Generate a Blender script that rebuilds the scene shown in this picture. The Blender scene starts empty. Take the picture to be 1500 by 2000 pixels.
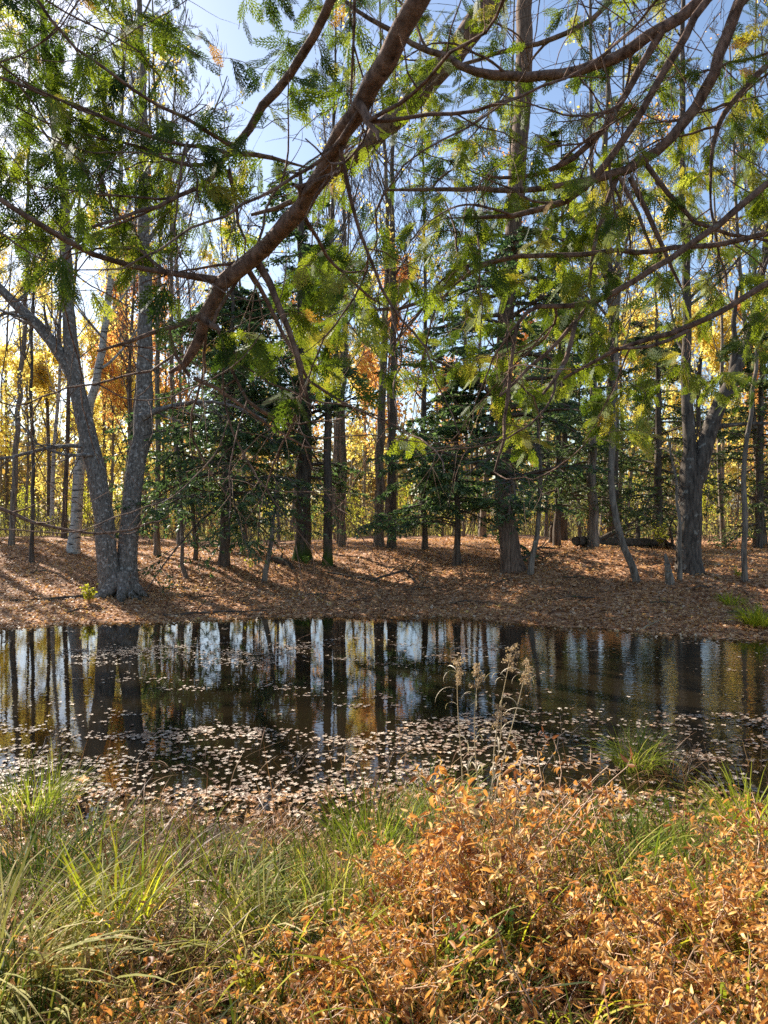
import bpy, math
import numpy as np
R = math.radians
C = bpy.context.scene.collection
S = bpy.context.scene

# ------------------------------------------------------------------ camera, sky, sun, exposure
F = 1428.0; EYE = 2.0                                # focal length in photograph pixels, eye height over the water
cam_d = bpy.data.cameras.new('camera'); cam = bpy.data.objects.new('camera', cam_d); C.objects.link(cam)
cam.location = (0, 0, EYE); cam.rotation_euler = (R(90), 0, 0)
cam_d.sensor_width = 36; cam_d.lens = 36 * F / 2000; cam_d.clip_start = 0.05; cam_d.clip_end = 1500
cam_d.dof.use_dof = True; cam_d.dof.focus_distance = 13.0; cam_d.dof.aperture_fstop = 12.0
S.camera = cam
SUN_AZ, SUN_EL = -43.0, 34.0                         # degrees from the view direction (left negative), elevation
w = bpy.data.worlds.new('World'); S.world = w; w.use_nodes = True
nt = w.node_tree; bg = nt.nodes['Background']
sky = nt.nodes.new('ShaderNodeTexSky'); sky.sky_type = 'NISHITA'; sky.sun_disc = False
sky.sun_elevation = R(SUN_EL); sky.sun_rotation = R(SUN_AZ)
sky.air_density = 1.0; sky.dust_density = 0.8; sky.ozone_density = 1.6
nt.links.new(sky.outputs[0], bg.inputs[0]); bg.inputs[1].default_value = 0.08
sl = bpy.data.lights.new('sun', 'SUN'); sl.energy = 5.0; sl.angle = R(0.5); sl.color = (1.0, 0.93, 0.82)
so = bpy.data.objects.new('sun', sl); C.objects.link(so)
so.rotation_euler = (R(90 - SUN_EL), 0, R(180 - SUN_AZ) - math.pi * 0)
from mathutils import Vector
sd = Vector((math.sin(R(SUN_AZ)) * math.cos(R(SUN_EL)), math.cos(R(SUN_AZ)) * math.cos(R(SUN_EL)), math.sin(R(SUN_EL))))
so.rotation_euler = sd.to_track_quat('Z', 'Y').to_euler()
S.view_settings.view_transform = 'Standard'; S.view_settings.look = 'None'
S.view_settings.gamma = 1; S.view_settings.exposure = 1.38
S.cycles.use_denoising = False
S.cycles.max_bounces = 8; S.cycles.transmission_bounces = 3; S.cycles.diffuse_bounces = 4; S.cycles.glossy_bounces = 3
S.cycles.sample_clamp_indirect = 6.0; S.cycles.caustics_reflective = False

rng = np.random.default_rng(7)

# ------------------------------------------------------------------ mesh helpers
def nrm(v): return v / np.maximum(np.linalg.norm(v, axis=-1, keepdims=True), 1e-9)

class MB:
    """collects quads / triangles, then becomes one mesh object"""
    def __init__(s): s.V = []; s.Q = []; s.n = 0; s.T = []; s.M = []
    def add(s, V, Fc, tint=None, mat=0):
        V = np.asarray(V, float).reshape(-1, 3); Fc = np.asarray(Fc)
        s.V.append(V); s.Q.append(Fc + s.n); s.n += len(V)
        if tint is None: tint = np.zeros(len(Fc))
        s.T.append(np.broadcast_to(tint, (len(Fc),)).astype(float)); s.M.append(np.full(len(Fc), mat))
        return s
    def mesh(s, name, mats, smooth=True):
        me = bpy.data.meshes.new(name)
        V = np.concatenate(s.V)
        loops = np.concatenate([q.ravel() for q in s.Q]).astype(np.int32)
        tot = np.concatenate([np.full(len(q), q.shape[1]) for q in s.Q]).astype(np.int32)
        start = np.concatenate([[0], np.cumsum(tot)[:-1]]).astype(np.int32)
        me.vertices.add(len(V)); me.vertices.foreach_set('co', V.astype(np.float32).ravel())
        me.loops.add(len(loops)); me.loops.foreach_set('vertex_index', loops)
        me.polygons.add(len(tot)); me.polygons.foreach_set('loop_start', start); me.polygons.foreach_set('loop_total', tot)
        me.polygons.foreach_set('material_index', np.concatenate(s.M).astype(np.int32))
        me.polygons.foreach_set('use_smooth', np.full(len(tot), smooth))
        a = me.attributes.new('tint', 'FLOAT', 'FACE'); a.data.foreach_set('value', np.concatenate(s.T).astype(np.float32))
        me.update(calc_edges=True)
        for m in (mats if isinstance(mats, (list, tuple)) else [mats]): me.materials.append(m)
        return me
    def build(s, name, mats, parent=None, smooth=True, loc=None):
        o = bpy.data.objects.new(name, s.mesh(name, mats, smooth)); C.objects.link(o)
        if parent: o.parent = parent
        if loc is not None: o.location = loc
        return o

def tubes(mb, P, Rr, sides=5, tint=None, mat=0, lump=0.0):
    P = np.asarray(P, float); Rr = np.asarray(Rr, float)
    if P.ndim == 2: P = P[None]; Rr = Rr[None]
    N, K = P.shape[:2]
    T = nrm(np.gradient(P, axis=1))
    mt = nrm(T.mean(1)); ref = np.where(np.abs(mt[:, 2:3]) > 0.7, [[1., 0, 0]], [[0, 0, 1.]])
    n1 = nrm(np.cross(T, ref[:, None, :])); n2 = np.cross(T, n1)
    a = np.arange(sides) * 2 * math.pi / sides
    rr = Rr[:, :, None]
    if lump:
        ph = rng.uniform(0, 6.28, (N, 1, 3))
        kk = np.arange(K)[None, :, None]
        rr = rr * (1 + lump * (np.sin(3 * a[None, None] + ph[..., 0:1] + .15 * kk) * .6 + rng.normal(0, .45, (N, K, sides))))
    else: rr = np.broadcast_to(rr, (N, K, sides))
    V = P[:, :, None] + rr[..., None] * (np.cos(a)[None, None, :, None] * n1[:, :, None] + np.sin(a)[None, None, :, None] * n2[:, :, None])
    i = np.arange(N)[:, None, None] * K * sides; k = np.arange(K - 1)[None, :, None] * sides
    j = np.arange(sides)[None, None]; j2 = (j + 1) % sides
    Q = np.stack([i + k + j, i + k + sides + j, i + k + sides + j2, i + k + j2], -1).reshape(-1, 4)
    tt = 0.5 if tint is None else tint
    if np.ndim(tt) == 1: tt = np.repeat(tt, (K - 1) * sides)
    mb.add(V, Q, tt, mat)

def ribbons(mb, P, W, side, tint, mat=0, fold=0.0):
    """P (N,K,3) centre lines, W (N,K) half widths, side (N,3) or (N,K,3)"""
    N, K = P.shape[:2]
    if side.ndim == 2: side = np.broadcast_to(side[:, None], P.shape)
    A = P - side * W[..., None]; B = P + side * W[..., None]
    if fold:
        T = nrm(np.gradient(P, axis=1)); nn = np.cross(T, side)
        A = A + nn * W[..., None] * fold; B = B + nn * W[..., None] * fold
        V = np.stack([A, P, B], 2).reshape(-1, 3)
        i = np.arange(N)[:, None, None] * K * 3; k = np.arange(K - 1)[None, :, None] * 3; j = np.arange(2)[None, None]
        Q = np.stack([i + k + j, i + k + j + 1, i + k + j + 4, i + k + j + 3], -1).reshape(-1, 4)
        mb.add(V, Q, np.repeat(tint, (K - 1) * 2), mat)
    else:
        V = np.stack([A, B], 2).reshape(-1, 3)
        i = np.arange(N)[:, None] * K * 2; k = np.arange(K - 1)[None] * 2
        Q = np.stack([i + k, i + k + 1, i + k + 3, i + k + 2], -1).reshape(-1, 4)
        mb.add(V, Q, np.repeat(tint, K - 1), mat)

def diamonds(mb, pos, L, W, d=None, tint=None, mat=0, r=None):
    """leaf-shaped faces"""
    r = r or rng; N = len(pos)
    if d is None: d = nrm(r.normal(0, 1, (N, 3)))
    s = nrm(np.cross(d, nrm(r.normal(0, 1, (N, 3)))))
    n = np.cross(d, s)
    L = np.broadcast_to(L, (N,))[:, None]; W = np.broadcast_to(W, (N,))[:, None]
    a = pos; c = pos + d * L; m = pos + d * L * .45 + n * L * .08
    V = np.stack([a, m - s * W, c, m + s * W], 1)
    Q = np.arange(N * 4).reshape(-1, 4)
    mb.add(V, Q, r.uniform(0, 1, N) if tint is None else tint, mat)

def rotz_tilt(N, tilt, r=None, az=None):
    r = r or rng
    a = r.uniform(0, 6.283, N) if az is None else az
    t = r.normal(0, tilt, N); b = r.uniform(0, 6.283, N)
    def Rz(a):
        c, s = np.cos(a), np.sin(a); z = np.zeros_like(a); o = np.ones_like(a)
        return np.stack([np.stack([c, -s, z], -1), np.stack([s, c, z], -1), np.stack([z, z, o], -1)], 1)
    c, s = np.cos(t), np.sin(t); z = np.zeros_like(t); o = np.ones_like(t)
    Rx = np.stack([np.stack([o, z, z], -1), np.stack([z, c, -s], -1), np.stack([z, s, c], -1)], 1)
    return Rz(b) @ Rx @ Rz(a)

def stamp(mb, tv, tf, pos, M, scale, tint, mat=0):
    """copies of a template placed by matrices"""
    N = len(pos); n = len(tv)
    V = np.einsum('nij,kj->nki', M, tv) * np.broadcast_to(scale, (N,))[:, None, None] + pos[:, None]
    Fc = (tf[None] + np.arange(N)[:, None, None] * n).reshape(-1, tf.shape[1])
    mb.add(V, Fc, np.repeat(tint, len(tf)) if np.ndim(tint) == 1 else tint, mat)

def grow(P, Rr, n, t0, t1, L, ang, up, wob, K, rr, r, lt=0.5, rmin=0.002, taper=.25, planar=0.0):
    N, Kp = P.shape[:2]
    t = t0 + (t1 - t0) * (np.arange(n)[None] + r.uniform(0, 1, (N, n))) / n
    f = t * (Kp - 1); i0 = np.minimum(f.astype(int), Kp - 2); fr = (f - i0)[..., None]
    I = np.arange(N)[:, None]
    pos = P[I, i0] * (1 - fr) + P[I, i0 + 1] * fr
    tan = nrm(P[I, i0 + 1] - P[I, i0]); rad = Rr[I, i0] * (1 - fr[..., 0]) + Rr[I, i0 + 1] * fr[..., 0]
    q = r.normal(0, 1, (N, n, 3))
    if planar: q = q * np.array([1, 1, 1 - planar])
    perp = q - tan * (q * tan).sum(-1, keepdims=True); perp = nrm(perp)
    if planar: perp = nrm(perp * np.array([1, 1, 1 - planar]))
    an = ang * r.uniform(.75, 1.25, (N, n))[..., None]
    d = np.cos(an) * tan + np.sin(an) * perp
    plen = np.linalg.norm(np.diff(P, axis=1), axis=-1).sum(1)[:, None]
    ln = (L if L > 0 else -L * plen) * (1 - lt * (t - t0) / max(t1 - t0, 1e-6)) * r.uniform(.65, 1.3, (N, n))
    pts = [pos]; seg = (ln / (K - 1))[..., None]
    for k in range(K - 1):
        d = nrm(d + np.array([0, 0, up]) / (K - 1) * 2 + r.normal(0, wob, d.shape))
        pts.append(pts[-1] + d * seg)
    CP = np.stack(pts, 2).reshape(N * n, K, 3)
    cr = np.maximum(rad * rr, rmin).reshape(-1, 1) * np.linspace(1, taper, K)[None]
    return CP, cr

# ------------------------------------------------------------------ object helpers
def tag(o, label=None, cat=None, group=None, kind=None):
    if label: o['label'] = label
    if cat: o['category'] = cat
    if group: o['group'] = group
    if kind: o['kind'] = kind
    return o
def empty(name, loc=(0, 0, 0), rz=0.0, label=None, cat=None, group=None):
    o = bpy.data.objects.new(name, None); C.objects.link(o); o.location = loc; o.rotation_euler = (0, 0, rz)
    o.empty_display_size = 0.1
    return tag(o, label, cat, group)
def kids(o): return [c for c in bpy.data.objects if c.parent == o]
KIDS = {}
def copy_thing(o, loc, rz, sc=(1, 1, 1), label=None, group=None, tilt=(0, 0)):
    if o.name not in KIDS: KIDS[o.name] = [(k, kids(k)) for k in kids(o)]
    c = o.copy(); C.objects.link(c)
    c.location = loc; c.rotation_euler = (tilt[0], tilt[1], rz); c.scale = sc
    if label: c['label'] = label
    if group: c['group'] = group
    for k, gs in KIDS[o.name]:
        k2 = k.copy(); C.objects.link(k2); k2.parent = c
        for g in gs:
            g2 = g.copy(); C.objects.link(g2); g2.parent = k2
    return c

# ------------------------------------------------------------------ materials
def newmat(name):
    m = bpy.data.materials.new(name); m.use_nodes = True
    n = m.node_tree.nodes; l = m.node_tree.links; b = n['Principled BSDF']
    return m, n, l, b
def ramp(n, stops):
    r = n.new('ShaderNodeValToRGB'); e = r.color_ramp.elements
    while len(e) < len(stops): e.new(0.5)
    for i, (p, c) in enumerate(stops): e[i].position = p; e[i].color = (*c, 1)
    return r
def leaf_mat(name, stops, trans=0.45, rough=0.55, spec=0.3, tboost=(1.25, 1.25, .9)):
    m, n, l, b = newmat(name)
    at = n.new('ShaderNodeAttribute'); at.attribute_name = 'tint'
    r = ramp(n, stops); l.new(at.outputs['Fac'], r.inputs[0]); l.new(r.outputs[0], b.inputs['Base Color'])
    b.inputs['Roughness'].default_value = rough; b.inputs['Specular IOR Level'].default_value = spec
    tr = n.new('ShaderNodeBsdfTranslucent'); mu = n.new('ShaderNodeMix'); mu.data_type = 'RGBA'; mu.blend_type = 'MULTIPLY'
    mu.inputs[0].default_value = 1; l.new(r.outputs[0], mu.inputs[6]); mu.inputs[7].default_value = (*tboost, 1)
    l.new(mu.outputs[2], tr.inputs[0])
    mx = n.new('ShaderNodeMixShader'); mx.inputs[0].default_value = trans
    l.new(b.outputs[0], mx.inputs[1]); l.new(tr.outputs[0], mx.inputs[2]); l.new(mx.outputs[0], n['Material Output'].inputs[0])
    return m
def bark_mat(name, dark, light, scale=6, stretch=.18, lichen=None, lich_amt=.55, bump=.35, moss=None, moss_h=1.0, bands=None):
    m, n, l, b = newmat(name)
    tc = n.new('ShaderNodeTexCoord'); mp = n.new('ShaderNodeMapping'); mp.inputs['Scale'].default_value = (1, 1, stretch)
    l.new(tc.outputs['Object'], mp.inputs[0])
    no = n.new('ShaderNodeTexNoise'); no.inputs['Scale'].default_value = scale * 3; no.inputs['Detail'].default_value = 6
    no.inputs['Roughness'].default_value = .65; l.new(mp.outputs[0], no.inputs['Vector'])
    r = ramp(n, [(.34, dark), (.66, light)]); l.new(no.outputs[0], r.inputs[0]); col = r.outputs[0]
    def over(col, fac, c):
        mx = n.new('ShaderNodeMix'); mx.data_type = 'RGBA'; l.new(fac, mx.inputs[0]); l.new(col, mx.inputs[6]); mx.inputs[7].default_value = (*c, 1)
        return mx.outputs[2]
    if lichen:
        n2 = n.new('ShaderNodeTexNoise'); n2.inputs['Scale'].default_value = scale * 1.3; n2.inputs['Detail'].default_value = 5
        l.new(tc.outputs['Object'], n2.inputs['Vector'])
        r2 = ramp(n, [(lich_amt, (0, 0, 0)), (lich_amt + .06, (1, 1, 1))]); l.new(n2.outputs[0], r2.inputs[0]); col = over(col, r2.outputs[0], lichen)
    if bands:
        m3 = n.new('ShaderNodeMapping'); m3.inputs['Scale'].default_value = (1.2, 1.2, 9); l.new(tc.outputs['Object'], m3.inputs[0])
        n3 = n.new('ShaderNodeTexNoise'); n3.inputs['Scale'].default_value = 2.4; n3.inputs['Detail'].default_value = 4; l.new(m3.outputs[0], n3.inputs['Vector'])
        r3 = ramp(n, [(.56, (0, 0, 0)), (.62, (1, 1, 1))]); l.new(n3.outputs[0], r3.inputs[0]); col = over(col, r3.outputs[0], bands)
    if moss:
        sx = n.new('ShaderNodeSeparateXYZ'); l.new(tc.outputs['Object'], sx.inputs[0])
        ad = n.new('ShaderNodeMath'); ad.operation = 'MULTIPLY_ADD'; l.new(no.outputs[0], ad.inputs[0]); ad.inputs[1].default_value = .9; l.new(sx.outputs[2], ad.inputs[2])
        mr = n.new('ShaderNodeMapRange'); l.new(ad.outputs[0], mr.inputs[0]); mr.inputs[1].default_value = moss_h + .45; mr.inputs[2].default_value = moss_h * .35 + .4
        col = over(col, mr.outputs[0], moss)
    l.new(col, b.inputs['Base Color']); b.inputs['Roughness'].default_value = .9; b.inputs['Specular IOR Level'].default_value = .15
    bp = n.new('ShaderNodeBump'); bp.inputs['Strength'].default_value = bump; bp.inputs['Distance'].default_value = .03
    l.new(no.outputs[0], bp.inputs['Height']); l.new(bp.outputs[0], b.inputs['Normal'])
    return m

M = {}
M['cedar_bark'] = bark_mat('cedar_bark', (.06, .036, .026), (.32, .2, .145), 14, .5, (.25, .24, .2), .66, .5)
M['cedar_trunk'] = bark_mat('cedar_trunk', (.055, .036, .026), (.27, .18, .125), 10, .1, (.3, .27, .22), .72, .6)
M['birch_old'] = bark_mat('birch_old', (.075, .06, .047), (.31, .255, .21), 11, .3, (.42, .37, .32), .57, .9, moss=(.06, .05, .03), moss_h=.12)
M['grey_bark'] = bark_mat('grey_bark', (.075, .058, .043), (.32, .26, .2), 6, .15, (.36, .33, .27), .66, .5)
M['maple_bark'] = bark_mat('maple_bark', (.04, .032, .025), (.17, .135, .105), 6, .2, (.26, .24, .2), .62, .6)
M['dark_bark'] = bark_mat('dark_bark', (.045, .034, .026), (.19, .15, .115), 5, .15, (.2, .2, .17), .64, .5)
M['mossy_bark'] = bark_mat('mossy_bark', (.04, .03, .023), (.17, .135, .105), 5, .15, None, .6, .5, moss=(.045, .075, .012), moss_h=.55)
M['pale_bark'] = bark_mat('pale_bark', (.3, .27, .23), (.62, .58, .52), 5, .6, None, .6, .25, bands=(.08, .07, .06))
M['twig'] = bark_mat('twig', (.06, .05, .042), (.22, .19, .165), 5, .3, None, .6, .1)
M['log'] = bark_mat('log', (.035, .028, .02), (.16, .12, .09), 5, .8, (.06, .08, .03), .6, .5)
M['cedar_leaf'] = leaf_mat('cedar_leaf', [(0, (.04, .075, .014)), (.4, (.1, .15, .02)), (.75, (.19, .24, .028)), (.97, (.3, .34, .07)), (1, (.34, .2, .06))], .52, .6, .2, (1.5, 1.4, .6))
M['hemlock_leaf'] = leaf_mat('hemlock_leaf', [(0, (.04, .075, .038)), (.45, (.09, .15, .065)), (.8, (.17, .23, .11)), (1, (.28, .34, .2))], .48, .5, .3, (1.3, 1.4, .8))
M['spruce_leaf'] = leaf_mat('spruce_leaf', [(0, (.045, .075, .03)), (.6, (.11, .155, .06)), (1, (.2, .23, .09))], .48)
M['yellow_leaf'] = leaf_mat('yellow_leaf', [(0, (.58, .38, .07)), (.35, (.74, .56, .13)), (.75, (.8, .7, .22)), (1, (.6, .62, .2))], .6, tboost=(1.2, 1.2, 1.0))
M['orange_leaf'] = leaf_mat('orange_leaf', [(0, (.5, .2, .07)), (.4, (.68, .34, .1)), (.8, (.75, .48, .14)), (1, (.78, .58, .2))], .6, tboost=(1.2, 1.15, 1.0))
M['limegreen_leaf'] = leaf_mat('lime_leaf', [(0, (.3, .32, .03)), (.6, (.5, .5, .05)), (1, (.65, .6, .1))], .55)
M['litter'] = leaf_mat('litter', [(0, (.14, .06, .03)), (.3, (.42, .21, .095)), (.6, (.62, .35, .16)), (.85, (.74, .48, .26)), (.95, (.78, .6, .42)), (1, (.75, .5, .14))], .3, .5, .3)
M['float_leaf'] = leaf_mat('float_leaf', [(0, (.16, .08, .045)), (.3, (.28, .18, .11)), (.65, (.42, .32, .23)), (.9, (.56, .46, .35)), (1, (.62, .3, .1))], .05, .6, .3)
M['orange_maple'] = leaf_mat('orange_maple', [(0, (.8, .3, .04)), (1, (.85, .4, .06))], .3)
M['fern'] = leaf_mat('fern', [(0, (.2, .075, .025)), (.3, (.5, .22, .055)), (.65, (.68, .37, .09)), (.88, (.76, .48, .13)), (1, (.8, .6, .28))], .38, .5, .3, (1.2, 1.05, .9))
M['fern_stem'] = leaf_mat('fern_stem', [(0, (.3, .16, .08)), (1, (.5, .33, .2))], 0, .5)
M['grass'] = leaf_mat('grass', [(0, (.04, .06, .01)), (.35, (.1, .13, .016)), (.6, (.26, .24, .035)), (.8, (.42, .32, .09)), (1, (.45, .27, .12))], .48, .6, .1)
M['sedge'] = leaf_mat('sedge', [(0, (.035, .065, .008)), (.4, (.10, .15, .014)), (.75, (.28, .31, .035)), (1, (.55, .45, .15))], .48, .6, .12)
M['yellow_grass'] = leaf_mat('yellow_grass', [(0, (.16, .22, .02)), (.5, (.4, .42, .03)), (.85, (.58, .5, .06)), (1, (.6, .38, .1))], .5, .6, .2)
M['pale_grass'] = leaf_mat('pale_grass', [(0, (.14, .16, .025)), (.4, (.32, .3, .08)), (1, (.6, .5, .27))], .45, .6, .1)
M['dead_grass'] = leaf_mat('dead_grass', [(0, (.1, .045, .022)), (.5, (.27, .135, .06)), (1, (.46, .29, .14))], .3, .5, .3)
M['herb'] = leaf_mat('herb', [(0, (.1, .2, .03)), (1, (.28, .38, .07))], .4)
M['seed'] = leaf_mat('seed', [(0, (.3, .2, .12)), (1, (.58, .44, .3))], .3, .8)
M['straw'] = leaf_mat('straw', [(0, (.4, .32, .2)), (1, (.6, .5, .36))], .3, .5)
M['lichen_leaf'] = leaf_mat('lichen_leaf', [(0, (.4, .44, .3)), (1, (.62, .64, .5))], .3, .6)

def ground_mat():
    m, n, l, b = newmat('ground')
    tc = n.new('ShaderNodeTexCoord')
    vo = n.new('ShaderNodeTexVoronoi'); vo.inputs['Scale'].default_value = 15; l.new(tc.outputs['Object'], vo.inputs['Vector'])
    r = ramp(n, [(0, (.12, .055, .028)), (.35, (.3, .14, .065)), (.7, (.46, .24, .11)), (1, (.56, .34, .2))])
    sp = n.new('ShaderNodeSeparateColor'); l.new(vo.outputs['Color'], sp.inputs[0]); l.new(sp.outputs[0], r.inputs[0])
    no = n.new('ShaderNodeTexNoise'); no.inputs['Scale'].default_value = .9; no.inputs['Detail'].default_value = 6; l.new(tc.outputs['Object'], no.inputs['Vector'])
    soil = ramp(n, [(.3, (.025, .017, .011)), (.7, (.075, .05, .03))]); l.new(no.outputs[0], soil.inputs[0])
    sx = n.new('ShaderNodeSeparateXYZ'); l.new(tc.outputs['Object'], sx.inputs[0])
    # near bank: dark soil; far bank: leaf litter; far beyond: dry meadow
    f1 = n.new('ShaderNodeMapRange'); l.new(sx.outputs[1], f1.inputs[0]); f1.inputs[1].default_value = 8; f1.inputs[2].default_value = 9
    mx = n.new('ShaderNodeMix'); mx.data_type = 'RGBA'; l.new(f1.outputs[0], mx.inputs[0]); l.new(soil.outputs[0], mx.inputs[6]); l.new(r.outputs[0], mx.inputs[7])
    mead = ramp(n, [(.3, (.2, .17, .06)), (.7, (.42, .36, .16))]); l.new(no.outputs[0], mead.inputs[0])
    f2 = n.new('ShaderNodeMapRange'); l.new(sx.outputs[1], f2.inputs[0]); f2.inputs[1].default_value = 30; f2.inputs[2].default_value = 42
    m2 = n.new('ShaderNodeMix'); m2.data_type = 'RGBA'; l.new(f2.outputs[0], m2.inputs[0]); l.new(mx.outputs[2], m2.inputs[6]); l.new(mead.outputs[0], m2.inputs[7])
    l.new(m2.outputs[2], b.inputs['Base Color']); b.inputs['Roughness'].default_value = .85; b.inputs['Specular IOR Level'].default_value = .2
    bp = n.new('ShaderNodeBump'); bp.inputs['Strength'].default_value = .6; bp.inputs['Distance'].default_value = .04
    l.new(vo.outputs['Distance'], bp.inputs['Height']); l.new(bp.outputs[0], b.inputs['Normal'])
    return m
def water_mat():
    m, n, l, b = newmat('water')
    b.inputs['Base Color'].default_value = (.012, .0085, .004, 1); b.inputs['Roughness'].default_value = .015; b.inputs['IOR'].default_value = 1.45
    tc = n.new('ShaderNodeTexCoord'); mp = n.new('ShaderNodeMapping'); mp.inputs['Scale'].default_value = (1, 1.7, 1); l.new(tc.outputs['Object'], mp.inputs[0])
    no = n.new('ShaderNodeTexNoise'); no.inputs['Scale'].default_value = 9; no.inputs['Detail'].default_value = 2; l.new(mp.outputs[0], no.inputs['Vector'])
    sx = n.new('ShaderNodeSeparateXYZ'); l.new(tc.outputs['Object'], sx.inputs[0])
    f = n.new('ShaderNodeMapRange'); l.new(sx.outputs[0], f.inputs[0]); f.inputs[1].default_value = .3; f.inputs[2].default_value = 3.5
    f.inputs[3].default_value = .045; f.inputs[4].default_value = .22
    bp = n.new('ShaderNodeBump'); bp.inputs['Distance'].default_value = .01; l.new(f.outputs[0], bp.inputs['Strength'])
    l.new(no.outputs[0], bp.inputs['Height']); l.new(bp.outputs[0], b.inputs['Normal'])
    return m
M['ground'] = ground_mat(); M['water'] = water_mat()

# ------------------------------------------------------------------ terrain
XF = [-60, -14, -6.67, -4.2, -1.1, 1.46, 3.1, 6.0, 9, 14, 60]
YF = [16, 13.4, 12.7, 13.3, 14.07, 13.9, 12.7, 11.4, 10.6, 10.2, 12]
def sst(t): t = np.clip(t, 0, 1); return t * t * (3 - 2 * t)
def hnoise(x, y):
    return (np.sin(x * 1.3 + y * .7) * .5 + np.sin(x * .6 - y * 1.9 + 1.3) * .5 + np.sin(x * 3.1 + 2.1 * y + .4) * .25 + np.sin(-x * 2.3 + 4.3 * y) * .2)
def far_edge(x): return np.interp(x, XF, YF) + .12 * np.sin(x * 2.1) + .07 * np.sin(x * 5.3 + 1)
def near_edge(x): return 4.75 + .25 * np.sin(x * 1.1 + .5) + .12 * np.sin(x * 3.3) - .25 * np.clip(x - 1.2, 0, 1)
def H(x, y):
    x = np.asarray(x, float); y = np.asarray(y, float)
    fe = far_edge(x); ne = near_edge(x)
    d = y - fe
    top = .95 + .10 * np.sin(x * .45 + .8) + .12 * np.exp(-((x - 5.5) / 2.2) ** 2)
    zf = top * sst(d / 7.8) + .03 + .06 * hnoise(x, y) * sst(d / 1.5) - .5 * sst((y - 24) / 25) - .5 * sst((y - 60) / 120)
    zf = np.where(d > 0, zf - .03 * (1 - sst(d / .4)), -.35 * sst(-d / 1.2))
    dn = ne - y
    zn = .36 * sst(dn / 2.2) + .12 * sst((dn - 2) / 3) + .02 * hnoise(2 * x, 2 * y)
    zn = np.where(dn > 0, zn, -.3 * sst(-dn / 1.5))
    return np.where(y > (fe + ne) / 2, zf, zn)
def P(px, py, Y): return np.array([(px - 750) / F * Y, Y, EYE - (py - 1000) / F * Y])
def hit(px, py, near=10.0):
    Y = np.arange(near, 90, .02); x = (px - 750) / F * Y; z = EYE - (py - 1000) / F * Y
    k = np.argmax(H(x, Y) >= z)
    return np.array([x[k], Y[k], float(H(x[k], Y[k]))])

def grid(xs, ys, zf):
    X, Yy = np.meshgrid(xs, ys); Z = zf(X, Yy)
    V = np.stack([X, Yy, Z], -1).reshape(-1, 3); nx = len(xs); ny = len(ys)
    i = np.arange(ny - 1)[:, None] * nx + np.arange(nx - 1)[None]
    return V, np.stack([i, i + 1, i + nx + 1, i + nx], -1).reshape(-1, 4)
xs = np.concatenate([np.linspace(-600, -60, 10), np.linspace(-50, -14, 40), np.linspace(-13.8, 13.8, 240), np.linspace(14, 50, 40), np.linspace(60, 600, 10)])
ys = np.concatenate([np.linspace(-200, -10, 10), np.linspace(-8, 26, 300), np.linspace(26.5, 70, 90), np.linspace(75, 900, 30)])
V, Q = grid(xs, ys, H)
g = MB().add(V, Q).build('ground', M['ground']); tag(g, kind='structure')
V, Q = grid(np.linspace(-40, 40, 3), np.linspace(2.5, 15.2, 3), lambda a, b: a * 0)
wt = MB().add(V, Q).build('water', M['water']); tag(wt, kind='structure')

# ------------------------------------------------------------------ tree models
def trunk_line(Hh, r0, lean, wob, K, r, taper=.2, flare=.5):
    z = np.linspace(0, 1, K); p = np.zeros((K, 3)); p[:, 2] = z * Hh
    ph = r.uniform(0, 6.28, 4)
    p[:, 0] = lean[0] * z * Hh + wob * (np.sin(z * 5 + ph[0]) - np.sin(ph[0]) + .4 * np.sin(z * 13 + ph[1]) - .4 * np.sin(ph[1]))
    p[:, 1] = lean[1] * z * Hh + wob * (np.sin(z * 5 + ph[2]) - np.sin(ph[2]))
    rad = r0 * (1 - (1 - taper) * z) * (1 + flare * np.exp(-z * Hh / .25))
    p[0, 2] = -.25
    return p, rad

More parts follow.
